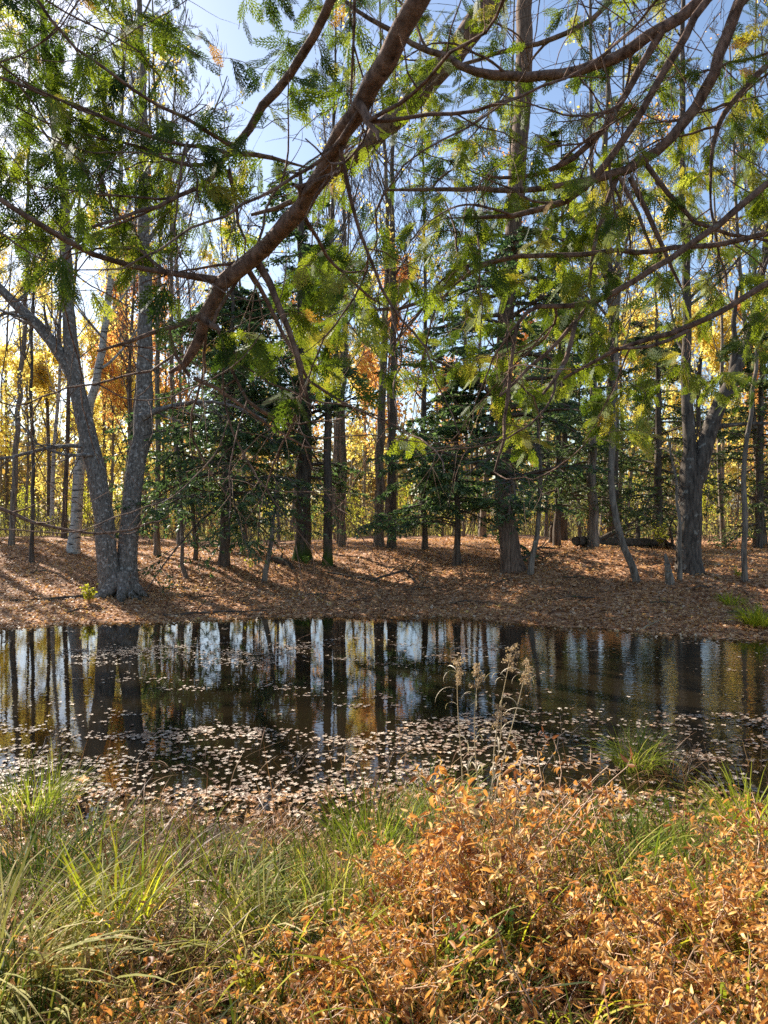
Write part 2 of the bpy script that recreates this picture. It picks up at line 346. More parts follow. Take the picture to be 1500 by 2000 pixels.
def deciduous(name, Hh, r0, bark, leaf, nleaf, seed, nl=16, t0=.3, limb=4.0, ang=.75, leafsize=.075, sides=9, line=None, up=.5, extra=None, fine=True, loc=(0, 0, 0)):
    r = np.random.default_rng(seed)
    root = empty(name, loc)
    lines = [trunk_line(Hh, r0, r.normal(0, .03, 2), .12, 22, r)] if line is None else line
    tm = MB(); cm = MB(); leafpts = []
    for (p, rad) in lines:
        tubes(tm, p, rad, sides, lump=.05)
        A, Ar = grow(p[None], rad[None], nl, t0, .98, limb, ang, up, .09, 9, .42, r, lt=.65, rmin=.012)
        tubes(tm, A, Ar, 5)
        B, Br = grow(A, Ar, 6, .2, .97, -.45, .7, .35, .13, 6, .5, r, rmin=.009)
        tubes(cm, B, Br, 4, mat=0)
        D, Dr = grow(B, Br, 6, .2, 1, -.55, .65, .3, .13, 5, .6, r, rmin=.007)
        tubes(cm, D, Dr, 3, mat=0)
        if fine:
            E, Er = grow(D, Dr, 3, .2, 1, -.7, .6, .2, .1, 4, .7, r, rmin=.0055, taper=.5)
            tubes(cm, E, Er, 3, mat=0)
        leafpts += [D.reshape(-1, 3), B[:, 2:].reshape(-1, 3)]
    if extra: extra(tm, r)
    tm.build('trunk', M[bark], root)
    if nleaf:
        lp = np.concatenate(leafpts)
        # leaves gather in clumps: keep some twigs fuller than others
        cl = nrm(r.normal(0, 1, (7, 3))); wgt = np.sin(lp @ (cl.T * 1.7)).sum(1); wgt = np.exp(wgt * .7); wgt /= wgt.sum()
        ix = r.choice(len(lp), nleaf, p=wgt)
        pos = lp[ix] + r.normal(0, .13, (nleaf, 3))
        sz = leafsize * r.uniform(.6, 1.3, nleaf)
        d = nrm(r.normal(0, 1, (nleaf, 3)) + [0, 0, -.5])
        diamonds(cm, pos, sz, sz * .42, d, mat=1, r=r)
    cm.build('crown', [M['twig'], M[leaf or 'yellow_leaf']], root)
    return root

def conifer(name, Hh, r0, bark, leaf, seed, nb=46, t0=.15, L=2.6, droop=-.25, line=None, dens=1.0, lt=.8, loc=(0, 0, 0), sprl=.10, t1=.99):
    r = np.random.default_rng(seed)
    root = empty(name, loc)
    p, rad = trunk_line(Hh, r0, (0, 0), .05, 20, r, .12) if line is None else line
    tm = MB(); cm = MB()
    tubes(tm, p, rad, 9, lump=.05)
    A, Ar = grow(p[None], rad[None], nb, t0, t1, L, 1.45, droop, .06, 8, .3, r, lt=lt, rmin=.007)
    tubes(tm, A, Ar, 4)
    B, Br = grow(A, Ar, 11, .12, .98, -.42, .85, -.1, .08, 5, .5, r, rmin=.003, planar=.85)
    tubes(cm, B, Br, 3, mat=0)
    D, Dr = grow(B, Br, 5, .1, 1, -.42, .8, -.1, .08, 3, .6, r, rmin=.002, planar=.85)
    # needles: flat sprays along every twig
    def needles(X, per, ln):
        N, K = X.shape[:2]
        t = r.uniform(0.05, 1, (N, per)) * (K - 1); i = np.minimum(t.astype(int), K - 2); f = (t - i)[..., None]; I = np.arange(N)[:, None]
        pos = (X[I, i] * (1 - f) + X[I, i + 1] * f); tan = nrm(X[I, i + 1] - X[I, i])
        q = r.normal(0, 1, pos.shape) * [1, 1, .35]; d = nrm(tan * .9 + q * .75 + [0, 0, -.12])
        pos = pos.reshape(-1, 3); d = d.reshape(-1, 3); s = r.uniform(.6, 1.3, len(pos)) * ln
        base = np.repeat(r.normal(.45, .22, N), per) + r.normal(0, .1, N * per)
        diamonds(cm, pos, s, s * .2, d, np.clip(base, 0, 1), mat=1, r=r)
    needles(D, max(2, round(4.5 * dens)), sprl * 1.2); needles(B, max(2, round(6.5 * dens)), sprl * 1.2)
    tm.build('trunk', M[bark], root); cm.build('crown', [M['twig'], M[leaf]], root)
    return root

def pxline(pts, Y, r=None, dY=0.0, base=None):
    """trunk through photograph points [(px,py,width px)], all at distance Y, local to base"""
    a = np.array([P(q[0], q[1], Y) for q in pts]); wd = np.array([q[2] for q in pts]) / F * Y / 2
    a[:, 1] += np.linspace(0, dY, len(a))
    # resample smoothly
    s = np.concatenate([[0], np.cumsum(np.linalg.norm(np.diff(a, axis=0), axis=1))]); n = max(8, int(s[-1] / .45))
    u = np.linspace(0, s[-1], n); b = np.stack([np.interp(u, s, a[:, k]) for k in range(3)], 1); rad = np.interp(u, s, wd)
    for _ in range(2): b[1:-1] = (b[:-2] + 2 * b[1:-1] + b[2:]) / 4
    b[1:-1, :2] += rng.normal(0, .018, (n - 2, 2))
    return b - (base if base is not None else 0), rad
def extend(line, Hh, rt=.02):
    """carry a trunk on above the picture"""
    b, rad = line; d = nrm(b[-1] - b[-4]); d = nrm(d + [0, 0, .8]); top = b[-1]; n = max(3, int((Hh - top[2]) / .8))
    if Hh - top[2] < .8: return line
    ln = (Hh - top[2]); ex = top + d * np.linspace(0, ln, n)[1:, None]
    return np.concatenate([b, ex]), np.concatenate([rad, np.linspace(rad[-1], rt, n)[1:]])

def sidetw(tm, q, r):
    A, Ar = grow(q[0][None], q[1][None], 16, .1, 1, 1.0, .8, -.1, .14, 7, .45, r, rmin=.006); tubes(tm, A, Ar, 4)
    B, Br = grow(A, Ar, 5, .2, 1, -.6, .7, -.1, .13, 5, .6, r, rmin=.004); tubes(tm, B, Br, 3)
def roots(base_r, n, length, seed, sy=1.0):
    def fn(tm, r):
        for k in range(n):
            a = k * 6.283 / n + r.uniform(-.3, .3); L = length * r.uniform(.7, 1.2)
            s = np.linspace(0, 1, 8)
            d = np.array([math.cos(a), math.sin(a) * sy, 0])
            p = d[None] * (base_r * .3 + s[:, None] * L) + np.array([0, 0, 1.])[None] * (.5 * np.exp(-s * 4) - .02 - .1 * s)[:, None]
            p[:, 0] += .06 * np.sin(s * 5 + k)
            tubes(tm, p, (base_r * .46) * (1 - .8 * s), 8, lump=.12)
    return fn

# ------------------------------------------------------------------ the named trees of the far bank
b = hit(235, 1165)
Yb = b[1]
Lst = extend(pxline([(222, 1185, 64), (214, 1150, 46), (210, 1110, 40), (208, 1050, 38), (200, 980, 36), (188, 920, 37), (172, 860, 35), (160, 800, 31), (150, 730, 29), (140, 680, 28), (132, 620, 24), (133, 540, 21), (130, 430, 18), (112, 280, 15), (85, 60, 11), (80, 0, 10)], Yb, base=b), 17)
Rst = extend(pxline([(246, 1185, 68), (245, 1150, 48), (243, 1110, 40), (247, 1050, 37), (253, 960, 35), (262, 890, 34), (272, 845, 38), (280, 815, 38), (272, 760, 31), (268, 690, 30), (274, 600, 28), (270, 500, 25), (262, 400, 21), (268, 200, 15), (255, 0, 11)], Yb + .15, dY=.6, base=b), 17)
Ls2 = pxline([(150, 745, 30), (118, 680, 24), (60, 620, 20), (0, 565, 16), (-80, 480, 12), (-150, 350, 9)], Yb, base=b)
Rs2 = pxline([(276, 815, 20), (300, 800, 12), (340, 790, 9), (400, 778, 7), (460, 790, 5), (520, 820, 3)], Yb - .1, base=b)
Ls3 = pxline([(180, 872, 10), (120, 866, 8), (70, 874, 7), (35, 898, 6), (-20, 905, 5), (-90, 880, 3)], Yb - .1, base=b)
Ls4 = pxline([(182, 888, 9), (120, 893, 6), (100, 884, 5), (60, 860, 4), (20, 800, 3)], Yb - .2, base=b)
t = deciduous('birch_tree', 17, .4, 'birch_old', 'yellow_leaf', 500, 11, nl=13, t0=.5, limb=3.4, ang=.7, sides=18,
              line=[Lst, Rst], extra=lambda tm, r: [sidetw(tm, q, r) for q in (Ls2, Rs2, Ls3, Ls4)] + [tubes(tm, *Ls2, 9, lump=.05), tubes(tm, *Rs2, 7, lump=.05), tubes(tm, *Ls3, 7), tubes(tm, *Ls4, 6), roots(.33, 10, .85, 1)(tm, r)], loc=b)
tag(t, 'large old birch with two grey flaking stems and spreading roots on the far shore', 'tree')

b = hit(1345, 1118); Yb = b[1]
A1 = extend(pxline([(1348, 1130, 62), (1346, 1090, 46), (1343, 1020, 42), (1350, 950, 44), (1345, 890, 26), (1346, 820, 23), (1338, 740, 19), (1345, 640, 17), (1340, 500, 14), (1330, 300, 11), (1335, 0, 8)], Yb, base=b), 15)
A2 = extend(pxline([(1352, 950, 38), (1370, 890, 33), (1392, 820, 30), (1420, 755, 27), (1452, 700, 20), (1480, 600, 16), (1500, 450, 13), (1530, 200, 10)], Yb, base=b), 14)
A3 = pxline([(1405, 790, 16), (1440, 715, 13), (1430, 650, 10), (1440, 560, 7)], Yb, base=b)
A4 = pxline([(1395, 835, 12), (1440, 826, 8), (1500, 830, 7), (1560, 815, 5)], Yb, base=b)
t = deciduous('maple_tree', 15, .3, 'maple_bark', 'orange_leaf', 500, 12, nl=14, t0=.35, limb=3.0, sides=14, line=[A1, A2],
              extra=lambda tm, r: [tubes(tm, *A3, 7), tubes(tm, *A4, 6), roots(.22, 6, .3, 1)(tm, r)], loc=b)
tag(t, 'forked dark grey maple with a thick limb leaning right, on the right of the bank', 'tree')

# big cedar / hemlock trunk right of centre
b = hit(1000, 1112); Yb = b[1]
line = extend(pxline([(1004, 1125, 60), (998, 1090, 44), (988, 1040, 37), (984, 950, 35), (982, 850, 33), (982, 760, 32), (990, 620, 31), (1002, 480, 31), (1012, 330, 32), (1020, 200, 34), (1025, 60, 32), (1027, -60, 28)], Yb, base=b), 17)
t = conifer('cedar_tree', 17, .3, 'cedar_trunk', 'hemlock_leaf', 21, nb=52, t0=.14, t1=.56, L=2.6, line=line, dens=1.0, lt=.4, loc=b)
tag(t, 'tall straight reddish brown evergreen trunk right of centre rising past the top', 'tree')

heros = [  # name, label, px base, py base, line pts, kind, bark, extras
 ('hemlock_tree', 'broad dark hemlock with full crown on slim trunk, right of the old birch', [(436, 1108, 30), (440, 1080, 21), (442, 1000, 20), (446, 900, 18), (448, 780, 15), (452, 660, 10), (455, 540, 5)], 'c', dict(nb=96, t0=.22, L=3.0, lt=.66, dens=1.3, seed=31, bark='dark_bark', droop=-.35)),
 ('hemlock_tree', 'thick dark evergreen with green moss at its foot left of centre', [(590, 1098, 50), (592, 1070, 32), (592, 980, 31), (597, 880, 28), (594, 760, 25), (590, 620, 20), (588, 480, 14), (586, 330, 7)], 'c', dict(nb=56, t0=.22, L=2.0, lt=.6, dens=1.0, seed=32, bark='mossy_bark')),
 ('hemlock_tree', 'small dark hemlock with low fan of boughs right of centre', [(892, 1108, 26), (893, 1080, 13), (893, 1000, 11), (890, 900, 10), (890, 800, 8), (892, 700, 4)], 'c', dict(nb=60, t0=.2, L=2.3, lt=.8, dens=1.4, seed=33, bark='dark_bark')),
 ('bare_tree', 'straight bare tree with mossy foot beside the thick mossy evergreen', [(639, 1108, 28), (640, 1080, 19), (640, 960, 17), (641, 820, 15), (640, 640, 11), (650, 400, 8), (655, 100, 4)], 'd', dict(nl=16, bark='mossy_bark', nleaf=250, seed=41)),
 ('bare_tree', 'dark straight trunk in the middle, right one of a close pair', [(764, 1075, 24), (765, 1050, 18), (766, 900, 16), (768, 760, 14), (770, 600, 12), (765, 380, 9), (772, 100, 5)], 'd', dict(nl=14, bark='dark_bark', nleaf=500, seed=42)),
 ('bare_tree', 'paler grey trunk in the middle, left one of a close pair', [(740, 1070, 26), (741, 1040, 19), (742, 900, 18), (745, 780, 16), (752, 640, 13), (760, 450, 9), (745, 150, 5)], 'd', dict(nl=14, bark='grey_bark', nleaf=600, seed=43)),
 ('bare_tree', 'thin bare tree just right of the central pair of trunks', [(828, 1078, 18), (830, 1050, 11), (827, 900, 10), (828, 760, 9), (832, 600, 7), (825, 300, 4)], 'd', dict(nl=12, bark='dark_bark', nleaf=200, seed=44)),
 ('bare_tree', 'slim dark tree leaning a little, two trunks right of the mossy foot', [(666, 1072, 18), (668, 1040, 12), (675, 900, 11), (668, 800, 10), (676, 660, 8), (672, 400, 6), (680, 150, 4)], 'd', dict(nl=12, bark='grey_bark', nleaf=200, seed=45)),
 ('leaning_tree', 'slender trunk leaning left up the right bank', [(1247, 1140, 18), (1232, 1105, 14), (1212, 1060, 13), (1197, 1010, 13), (1192, 950, 12), (1196, 880, 12), (1200, 780, 10), (1206, 600, 8), (1215, 300, 4)], 'd', dict(nl=12, bark='grey_bark', nleaf=150, seed=46)),
 ('bare_tree', 'thin grey tree at the right edge of the bank', [(1453, 1155, 18), (1455, 1120, 11), (1455, 1000, 10), (1452, 900, 9), (1470, 800, 8), (1480, 640, 7), (1470, 400, 5), (1475, 100, 3)], 'd', dict(nl=14, bark='grey_bark', nleaf=150, seed=47)),
 ('bare_tree', 'slim tree standing between the old birch and the broad hemlock', [(306, 1090, 18), (306, 1060, 11), (308, 960, 10), (310, 820, 10), (306, 660, 8), (315, 400, 6), (300, 100, 4)], 'd', dict(nl=12, bark='grey_bark', nleaf=600, seed=48)),
 ('pale_tree', 'leaning pale birch behind the left stem of the old birch', [(143, 1085, 30), (146, 1050, 22), (150, 960, 21), (158, 880, 20), (182, 780, 16), (196, 700, 14), (215, 560, 12), (235, 350, 9), (240, 100, 5)], 'd', dict(nl=14, bark='pale_bark', nleaf=900, seed=49)),
 ('bare_tree', 'thin dark sapling trunk left of the old birch', [(63, 1105, 13), (62, 1060, 7), (63, 900, 7), (60, 700, 6), (68, 500, 4)], 'd', dict(nl=9, bark='dark_bark', nleaf=200, seed=50)),
 ('bare_tree', 'dark trunk at the far left leaning right as it rises', [(22, 1068, 15), (24, 1040, 11), (28, 940, 11), (34, 820, 10), (44, 700, 9), (52, 560, 7), (55, 300, 5)], 'd', dict(nl=12, bark='grey_bark', nleaf=700, seed=51)),
 ('bare_tree', 'old dark trunk behind the leaning tree on the right bank', [(1200, 1065, 34), (1198, 1040, 24), (1196, 900, 22), (1198, 760, 20), (1196, 600, 17), (1180, 400, 13), (1190, 100, 7)], 'd', dict(nl=16, bark='dark_bark', nleaf=150, seed=52)),
 ('bare_tree', 'broken looking trunk in the woods left of the leaning tree', [(1158, 1060, 26), (1160, 1040, 20), (1158, 930, 18), (1157, 800, 16), (1160, 600, 13), (1155, 300, 8)], 'd', dict(nl=12, bark='grey_bark', nleaf=150, seed=53)),
 ('sapling_tree', 'small crooked sapling leaning on the slope below the broad hemlock', [(368, 1133, 12), (362, 1110, 8), (352, 1070, 7), (356, 1010, 6), (350, 950, 5), (346, 860, 3)], 'd', dict(nl=8, bark='grey_bark', nleaf=0, seed=54)),
 ('sapling_tree', 'short leaning sapling low on the slope left of the mossy tree', [(515, 1142, 13), (522, 1110, 10), (528, 1060, 8), (536, 1000, 5), (540, 940, 3)], 'd', dict(nl=8, bark='grey_bark', nleaf=0, seed=55)),
 ('sapling_tree', 'grey leaning sapling beside the foot of the tall reddish trunk', [(1034, 1126, 16), (1040, 1090, 11), (1050, 1040, 10), (1056, 960, 8), (1050, 860, 6), (1060, 700, 3)], 'd', dict(nl=10, bark='grey_bark', nleaf=0, seed=56)),
 ('sapling_tree', 'thin grey stem rising beside the stump on the right bank', [(1326, 1140, 12), (1332, 1110, 9), (1328, 1060, 8), (1326, 1000, 6), (1318, 930, 4), (1305, 850, 3)], 'd', dict(nl=9, bark='grey_bark', nleaf=0, seed=57)),
 ('sapling_tree', 'bent dark sapling in front of the broad hemlock trunk', [(381, 1098, 11), (384, 1060, 8), (376, 1000, 7), (366, 920, 6), (352, 850, 4)], 'd', dict(nl=8, bark='dark_bark', nleaf=0, seed=58)),
 ('bare_tree', 'slim trunk at the far right in front of the dark boughs', [(1362, 1105, 18), (1366, 1060, 12), (1366, 960, 11), (1362, 860, 9), (1368, 700, 7)], 'd', dict(nl=12, bark='dark_bark', nleaf=100, seed=59)),
 ('spruce_tree', 'dark spruce with drooping boughs at the right edge', [(1480, 1075, 20), (1482, 1000, 16), (1484, 880, 13), (1486, 760, 9), (1488, 640, 4)], 'c', dict(nb=54, t0=.1, L=2.6, lt=.7, dens=.8, seed=61, bark='dark_bark')),
 ('spruce_tree', 'dark evergreen behind the forked maple', [(1285, 1066, 20), (1286, 1000, 16), (1284, 880, 14), (1286, 760, 10), (1280, 620, 4)], 'c', dict(nb=54, t0=.12, L=2.6, lt=.6, dens=.8, seed=62, bark='dark_bark')),
 ('spruce_tree', 'dark evergreen just right of the tall reddish trunk', [(1088, 1066, 18), (1090, 1000, 14), (1092, 880, 12), (1090, 760, 9), (1094, 600, 4)], 'c', dict(nb=54, t0=.15, L=2.3, lt=.55, dens=.7, seed=63, bark='dark_bark')),
]
for nm, lab, pts, kind, kw in heros:
    b = hit(pts[0][0], min(pts[0][1] - 5, 1135) if pts[0][1] > 1070 else 1067.0); Yb = b[1]
    pts = [(pts[0][0], pts[0][1] + 8, pts[0][2])] + list(pts)
    ln = pxline(pts, Yb, base=b)
    if kind == 'c':
        kw = dict(kw); sd_ = kw.pop('seed'); bk = kw.pop('bark')
        t = conifer(nm, 0, 0, bk, 'hemlock_leaf' if nm[0] == 'h' else 'spruce_leaf', sd_, line=ln, loc=b, **kw)
        tag(t, lab, 'tree')
    else:
        tall = pts[-1][1] < 450
        if tall: ln = extend(ln, 15 + rng.uniform(0, 3))
        h_ = ln[0][-1][2]
        t = deciduous(nm, h_, .1, kw['bark'], 'yellow_leaf', kw['nleaf'], kw['seed'], nl=kw['nl'], t0=.32 if tall else .35, limb=h_ * .17, ang=.7, line=[ln], loc=b, sides=10, fine=tall)
        tag(t, lab, 'tree' if nm != 'sapling_tree' else 'sapling')

# ------------------------------------------------------------------ the wood behind: models, then copies
protos = {
 'bare': [deciduous('bare_tree', 15, .10, 'grey_bark', 'orange_leaf', 260, 101, nl=18, t0=.3, limb=2.6),
          deciduous('bare_tree', 17, .12, 'dark_bark', 'yellow_leaf', 200, 102, nl=20, t0=.35, limb=3.0),
          deciduous('bare_tree', 13, .065, 'grey_bark', 'yellow_leaf', 120, 103, nl=14, t0=.3, limb=2.0)],
 'yellow': [deciduous('yellow_maple', 16, .11, 'dark_bark', 'yellow_leaf', 6000, 111, nl=22, t0=.2, limb=3.1, leafsize=.13, fine=False),
            deciduous('yellow_maple', 12, .08, 'grey_bark', 'yellow_leaf', 5000, 112, nl=20, t0=.16, limb=2.7, leafsize=.13, fine=False)],
 'orange': [deciduous('orange_maple', 12, .1, 'dark_bark', 'orange_leaf', 6500, 113, nl=18, t0=.2, limb=2.9, leafsize=.13, fine=False)],
 'birch': [deciduous('pale_birch', 14, .1, 'pale_bark', 'yellow_leaf', 900, 114, nl=16, t0=.4, limb=2.2)],
 'spruce': [conifer('spruce_tree', 13, .14, 'dark_bark', 'spruce_leaf', 121, nb=60, t0=.12, L=2.3, lt=.85, dens=.7, sprl=.13)],
 'sapling': [deciduous('young_sapling', 5, .028, 'grey_bark', 'limegreen_leaf', 60, 131, nl=9, t0=.25, limb=.9, sides=5, fine=False),
             deciduous('young_sapling', 3.6, .02, 'dark_bark', 'yellow_leaf', 90, 132, nl=8, t0=.25, limb=.8, sides=5, fine=False)],
 'bush': [deciduous('yellow_bush', 2.4, .025, 'grey_bark', 'limegreen_leaf', 1500, 133, nl=14, t0=.05, limb=1.2, leafsize=.08, sides=5, fine=False)],
}
WORDS = {'bare': ('bare grey tree', 'bare trees in the wood'), 'yellow': ('yellow leaved maple', 'yellow maples in the wood'), 'orange': ('orange leaved maple', 'orange maples in the wood'),
         'birch': ('pale barked birch', 'birches in the wood'), 'spruce': ('dark spruce', 'spruces in the wood'), 'sapling': ('thin young sapling', 'saplings at the meadow edge'), 'bush': ('low yellow green bush', 'bushes at the meadow edge')}
LM = [(-.62, 'beyond the left edge'), (-.47, 'left of the old two-stemmed birch'), (-.33, 'behind the old two-stemmed birch'), (-.2, 'behind the broad dark hemlock'), (-.09, 'behind the mossy-footed evergreen'), (.0, 'behind the central pair of trunks'),
      (.07, 'just right of the central pair of trunks'), (.13, 'behind the small low-boughed hemlock'), (.2, 'behind the tall reddish trunk'), (.29, 'left of the leaning tree'), (.38, 'between the leaning tree and forked maple'), (.46, 'behind the forked grey maple'), (.6, 'right of the forked grey maple')]
used = set(); spots = []
def place(kind, x, y, rz, s, sy=None):
    ps = protos[kind]; k = int(rng.integers(len(ps)))
    u = x / y; lm = min(LM, key=lambda q: abs(q[0] - u))[1]
    dist = 'close' if y < 29 else ('midway' if y < 40 else 'distant')
    h_ = s * (sy or 1); size = 'short ' if h_ < .85 else ('tall ' if h_ > 1.12 else '')
    lab = f"{dist} {size}{WORDS[kind][0]} {lm}"
    z = float(H(x, y)) - .02
    sc = (s, s, s * (sy or 1))
    key = (kind, k)
    if key not in used:
        used.add(key); o = ps[k]; o.location = (x, y, z); o.rotation_euler = (0, 0, rz); o.scale = sc; tag(o, lab, {'sapling': 'sapling', 'bush': 'bush'}.get(kind, 'tree'), WORDS[kind][1])
    else:
        src = ps[k]; o = copy_thing(src, (x, y, z), rz, sc, lab, WORDS[kind][1])
        o.name = src.name.split('.')[0]
def forest(n, y0, y1, probs, u0=-.95, u1=.85, mind=1.2, smin=.75, smax=1.2):
    c = 0; tries = 0
    while c < n and tries < n * 40:
        tries += 1
        y = y0 + (y1 - y0) * rng.uniform() ** .8; u = rng.uniform(u0, u1); x = u * y
        if any((x - a) ** 2 + (y - b_) ** 2 < mind ** 2 for a, b_ in spots): continue
        pr = probs(u, y); ks = list(pr); pv = np.array([pr[k] for k in ks], float); pv /= pv.sum()
        kd = ks[int(rng.choice(len(ks), p=pv))]
        spots.append((x, y)); c += 1
        place(kd, x, y, rng.uniform(0, 6.28), rng.uniform(smin, smax), rng.uniform(.9, 1.15))
def pr(u, y):
    yl = 1.05 if u < -.16 else (.5 if u < -.03 else (1.3 if u < .12 else .15))
    sp = .05 if u < .05 else .16
    return {'bare': 1.5 if u > -.1 else 1.0, 'yellow': yl, 'orange': .7 if u < .15 else .2, 'birch': .3 if u < 0 else .15, 'spruce': sp}
forest(40, 22, 30, lambda u, y: dict(pr(u, y), yellow=.12 if u < .1 else .25, orange=.05, bare=1.6), u0=-.8, mind=1.5)
forest(78, 30, 48, pr, u0=-.8, mind=1.7)
forest(110, 24, 48, lambda u, y: {'sapling': 1}, mind=.5, smin=.7, smax=1.3)
forest(60, 34, 62, lambda u, y: {'bush': 1}, mind=1.0, smin=.6, smax=1.2)
for kx, ps in protos.items():
    for k, p_ in enumerate(ps):
        if (kx, k) not in used:
            place(kx, rng.uniform(-12, 12), rng.uniform(34, 44), 0, 1) if False else None
            p_.location = (rng.uniform(-20, -14) , 30 + k * 2, .7); tag(p_, WORDS[kx][0] + ' beyond the left edge of the wood', 'tree', WORDS[kx][1])

# far-off wood across the meadow: one mass
r = np.random.default_rng(5)
fm = MB(); N = 300
fx = r.uniform(-110, 110, N); fy = r.uniform(95, 135, N); fh = r.uniform(8, 17, N)
base = np.stack([fx, fy, H(fx, fy)], 1)
PP = base[:, None] + np.linspace(0, 1, 4)[None, :, None] * np.stack([r.normal(0, .4, N), r.normal(0, .4, N), fh], 1)[:, None]
tubes(fm, PP, np.linspace(.16, .04, 4)[None] * np.ones((N, 1)), 5, mat=0)
nl = 170; cl = r.normal(0, 1, (N, nl, 3)) * np.stack([fh * .17, fh * .17, fh * .25], 1)[:, None] + (base + np.stack([fx * 0, fx * 0, fh * .62], 1))[:, None]
tt = np.clip(np.repeat(r.uniform(0, 1, N), nl) + r.normal(0, .08, N * nl), 0, 1)
diamonds(fm, cl.reshape(-1, 3), .8, .34, None, tt, mat=1, r=r)
M['far_leaf'] = leaf_mat('far_leaf', [(0, (.08, .1, .04)), (.35, (.16, .14, .06)), (.6, (.42, .25, .06)), (.85, (.3, .2, .12)), (1, (.6, .45, .1))], .4)
fo = fm.build('distant_wood', [M['grey_bark'], M['far_leaf']]); tag(fo, 'far-off mixed autumn wood across the meadow', 'wood', kind='stuff')
# brushy understorey between the trunks and the meadow
um = MB(); N = 5200; ux = r.uniform(-.8, .8, N); uy = r.uniform(25, 62, N); ux = ux * uy; uh = r.uniform(.5, 1.0, N) * np.where(uy < 32, 1.1, 2.3)
ub = np.stack([ux, uy, H(ux, uy) - .05], 1); S4 = np.linspace(0, 1, 5)[None, :, None]
UP = ub[:, None] + S4 * np.stack([r.normal(0, .22, N), r.normal(0, .22, N), uh], 1)[:, None]; UP[:, 1:] += r.normal(0, .03, UP[:, 1:].shape)
tubes(um, UP, np.linspace(.013, .006, 5)[None] * np.ones((N, 1)), 3, mat=0)
UA, UR = grow(UP, np.full((N, 5), .009), 5, .25, 1, -.4, .7, .3, .12, 4, .8, r, rmin=.006); tubes(um, UA, UR, 3, mat=0)
ix = r.integers(0, len(UA), 26000); pos = UA[ix, r.integers(1, 4, 26000)] + r.normal(0, .05, (26000, 3)); tw_ = np.clip(.5 + .5 * np.sin(pos[:, 0] * .5 + pos[:, 1] * .3) + r.normal(0, .15, 26000), 0, 1)
diamonds(um, pos, .1 * r.uniform(.6, 1.3, 26000), .042, None, tw_, mat=1, r=r)
M['brush_leaf'] = leaf_mat('brush_leaf', [(0, (.4, .22, .08)), (.4, (.55, .38, .12)), (.8, (.55, .5, .12)), (1, (.36, .38, .09))], .5)
o = um.build('undergrowth', [M['twig'], M['brush_leaf']]); tag(o, 'thin brushy undergrowth behind the trunks', 'undergrowth', kind='stuff')
# meadow grass: tall dry stalks
mg = MB(); N = 16000
x = r.uniform(-48, 48, N); y = 29 + 40 * r.uniform(0, 1, N) ** 1.2; x = x * y / 60
bz = np.stack([x, y, H(x, y)], 1); hh = r.uniform(.15, .6, N)
Pm = bz[:, None] + np.linspace(0, 1, 3)[None, :, None] * np.stack([r.normal(0, .2, N), r.normal(0, .2, N), hh], 1)[:, None]
ribbons(mg, Pm, np.array([.02, .016, .004])[None] * np.ones((N, 1)), nrm(np.stack([np.ones(N), r.normal(0, .4, N), np.zeros(N)], 1)), r.uniform(.2, 1, N))
o = mg.build('meadow_grass', M['pale_grass']); tag(o, 'tall dry meadow grass behind the wood', 'grass', kind='stuff')

# ------------------------------------------------------------------ leaf litter and shore things
def leaf_template():
    a = np.array([90, 112, 128, 150, 170, 200, 235, 270, 305, 340, 10, 30, 52, 68]) * math.pi / 180
    rr = np.array([1, .5, .82, .45, .8, .4, .55, .35, .55, .4, .8, .45, .82, .5])
    V = np.stack([np.cos(a) * rr, np.sin(a) * rr, .12 * rr * np.cos(a * 3)], 1); V = np.concatenate([V, [[0, 0, -.04]]])
    n = len(a); Fc = np.array([[i, (i + 1) % n, n] for i in range(n)])
    return V, Fc
LV, LF = leaf_template()
lm_ = MB(); N = 85000
y = 11 + 13.5 * r.uniform(0, 1, N) ** 1.05; x = r.uniform(-.72, .72, N) * y
fe = far_edge(x); ok = (y > fe - .1 - .5 * r.uniform(0, 1, N) ** 4); x, y = x[ok], y[ok]; N = len(x)
z = np.maximum(H(x, y), 0.0) + r.uniform(.004, .035, N)
pos = np.stack([x, y, z], 1); Mx = rotz_tilt(N, .55, r)
qv = np.array([[-.5, 0, 0], [0, -.42, .1], [.55, 0, .02], [0, .42, .12]]); qf = np.array([[0, 1, 2, 3]])
patch = .5 + .25 * np.sin(x * 1.1 + y * .6) * np.sin(y * 1.7 - x * .5)
stamp(lm_, qv, qf, pos, Mx, r.uniform(.035, .082, N), np.clip(r.beta(1.4, 1.5, N) + (patch - .5) * .5, 0, 1))
o = lm_.build('leaf_litter', M['litter'], smooth=False); tag(o, 'orange brown fallen leaves covering the far bank', 'fallen leaves', kind='stuff')

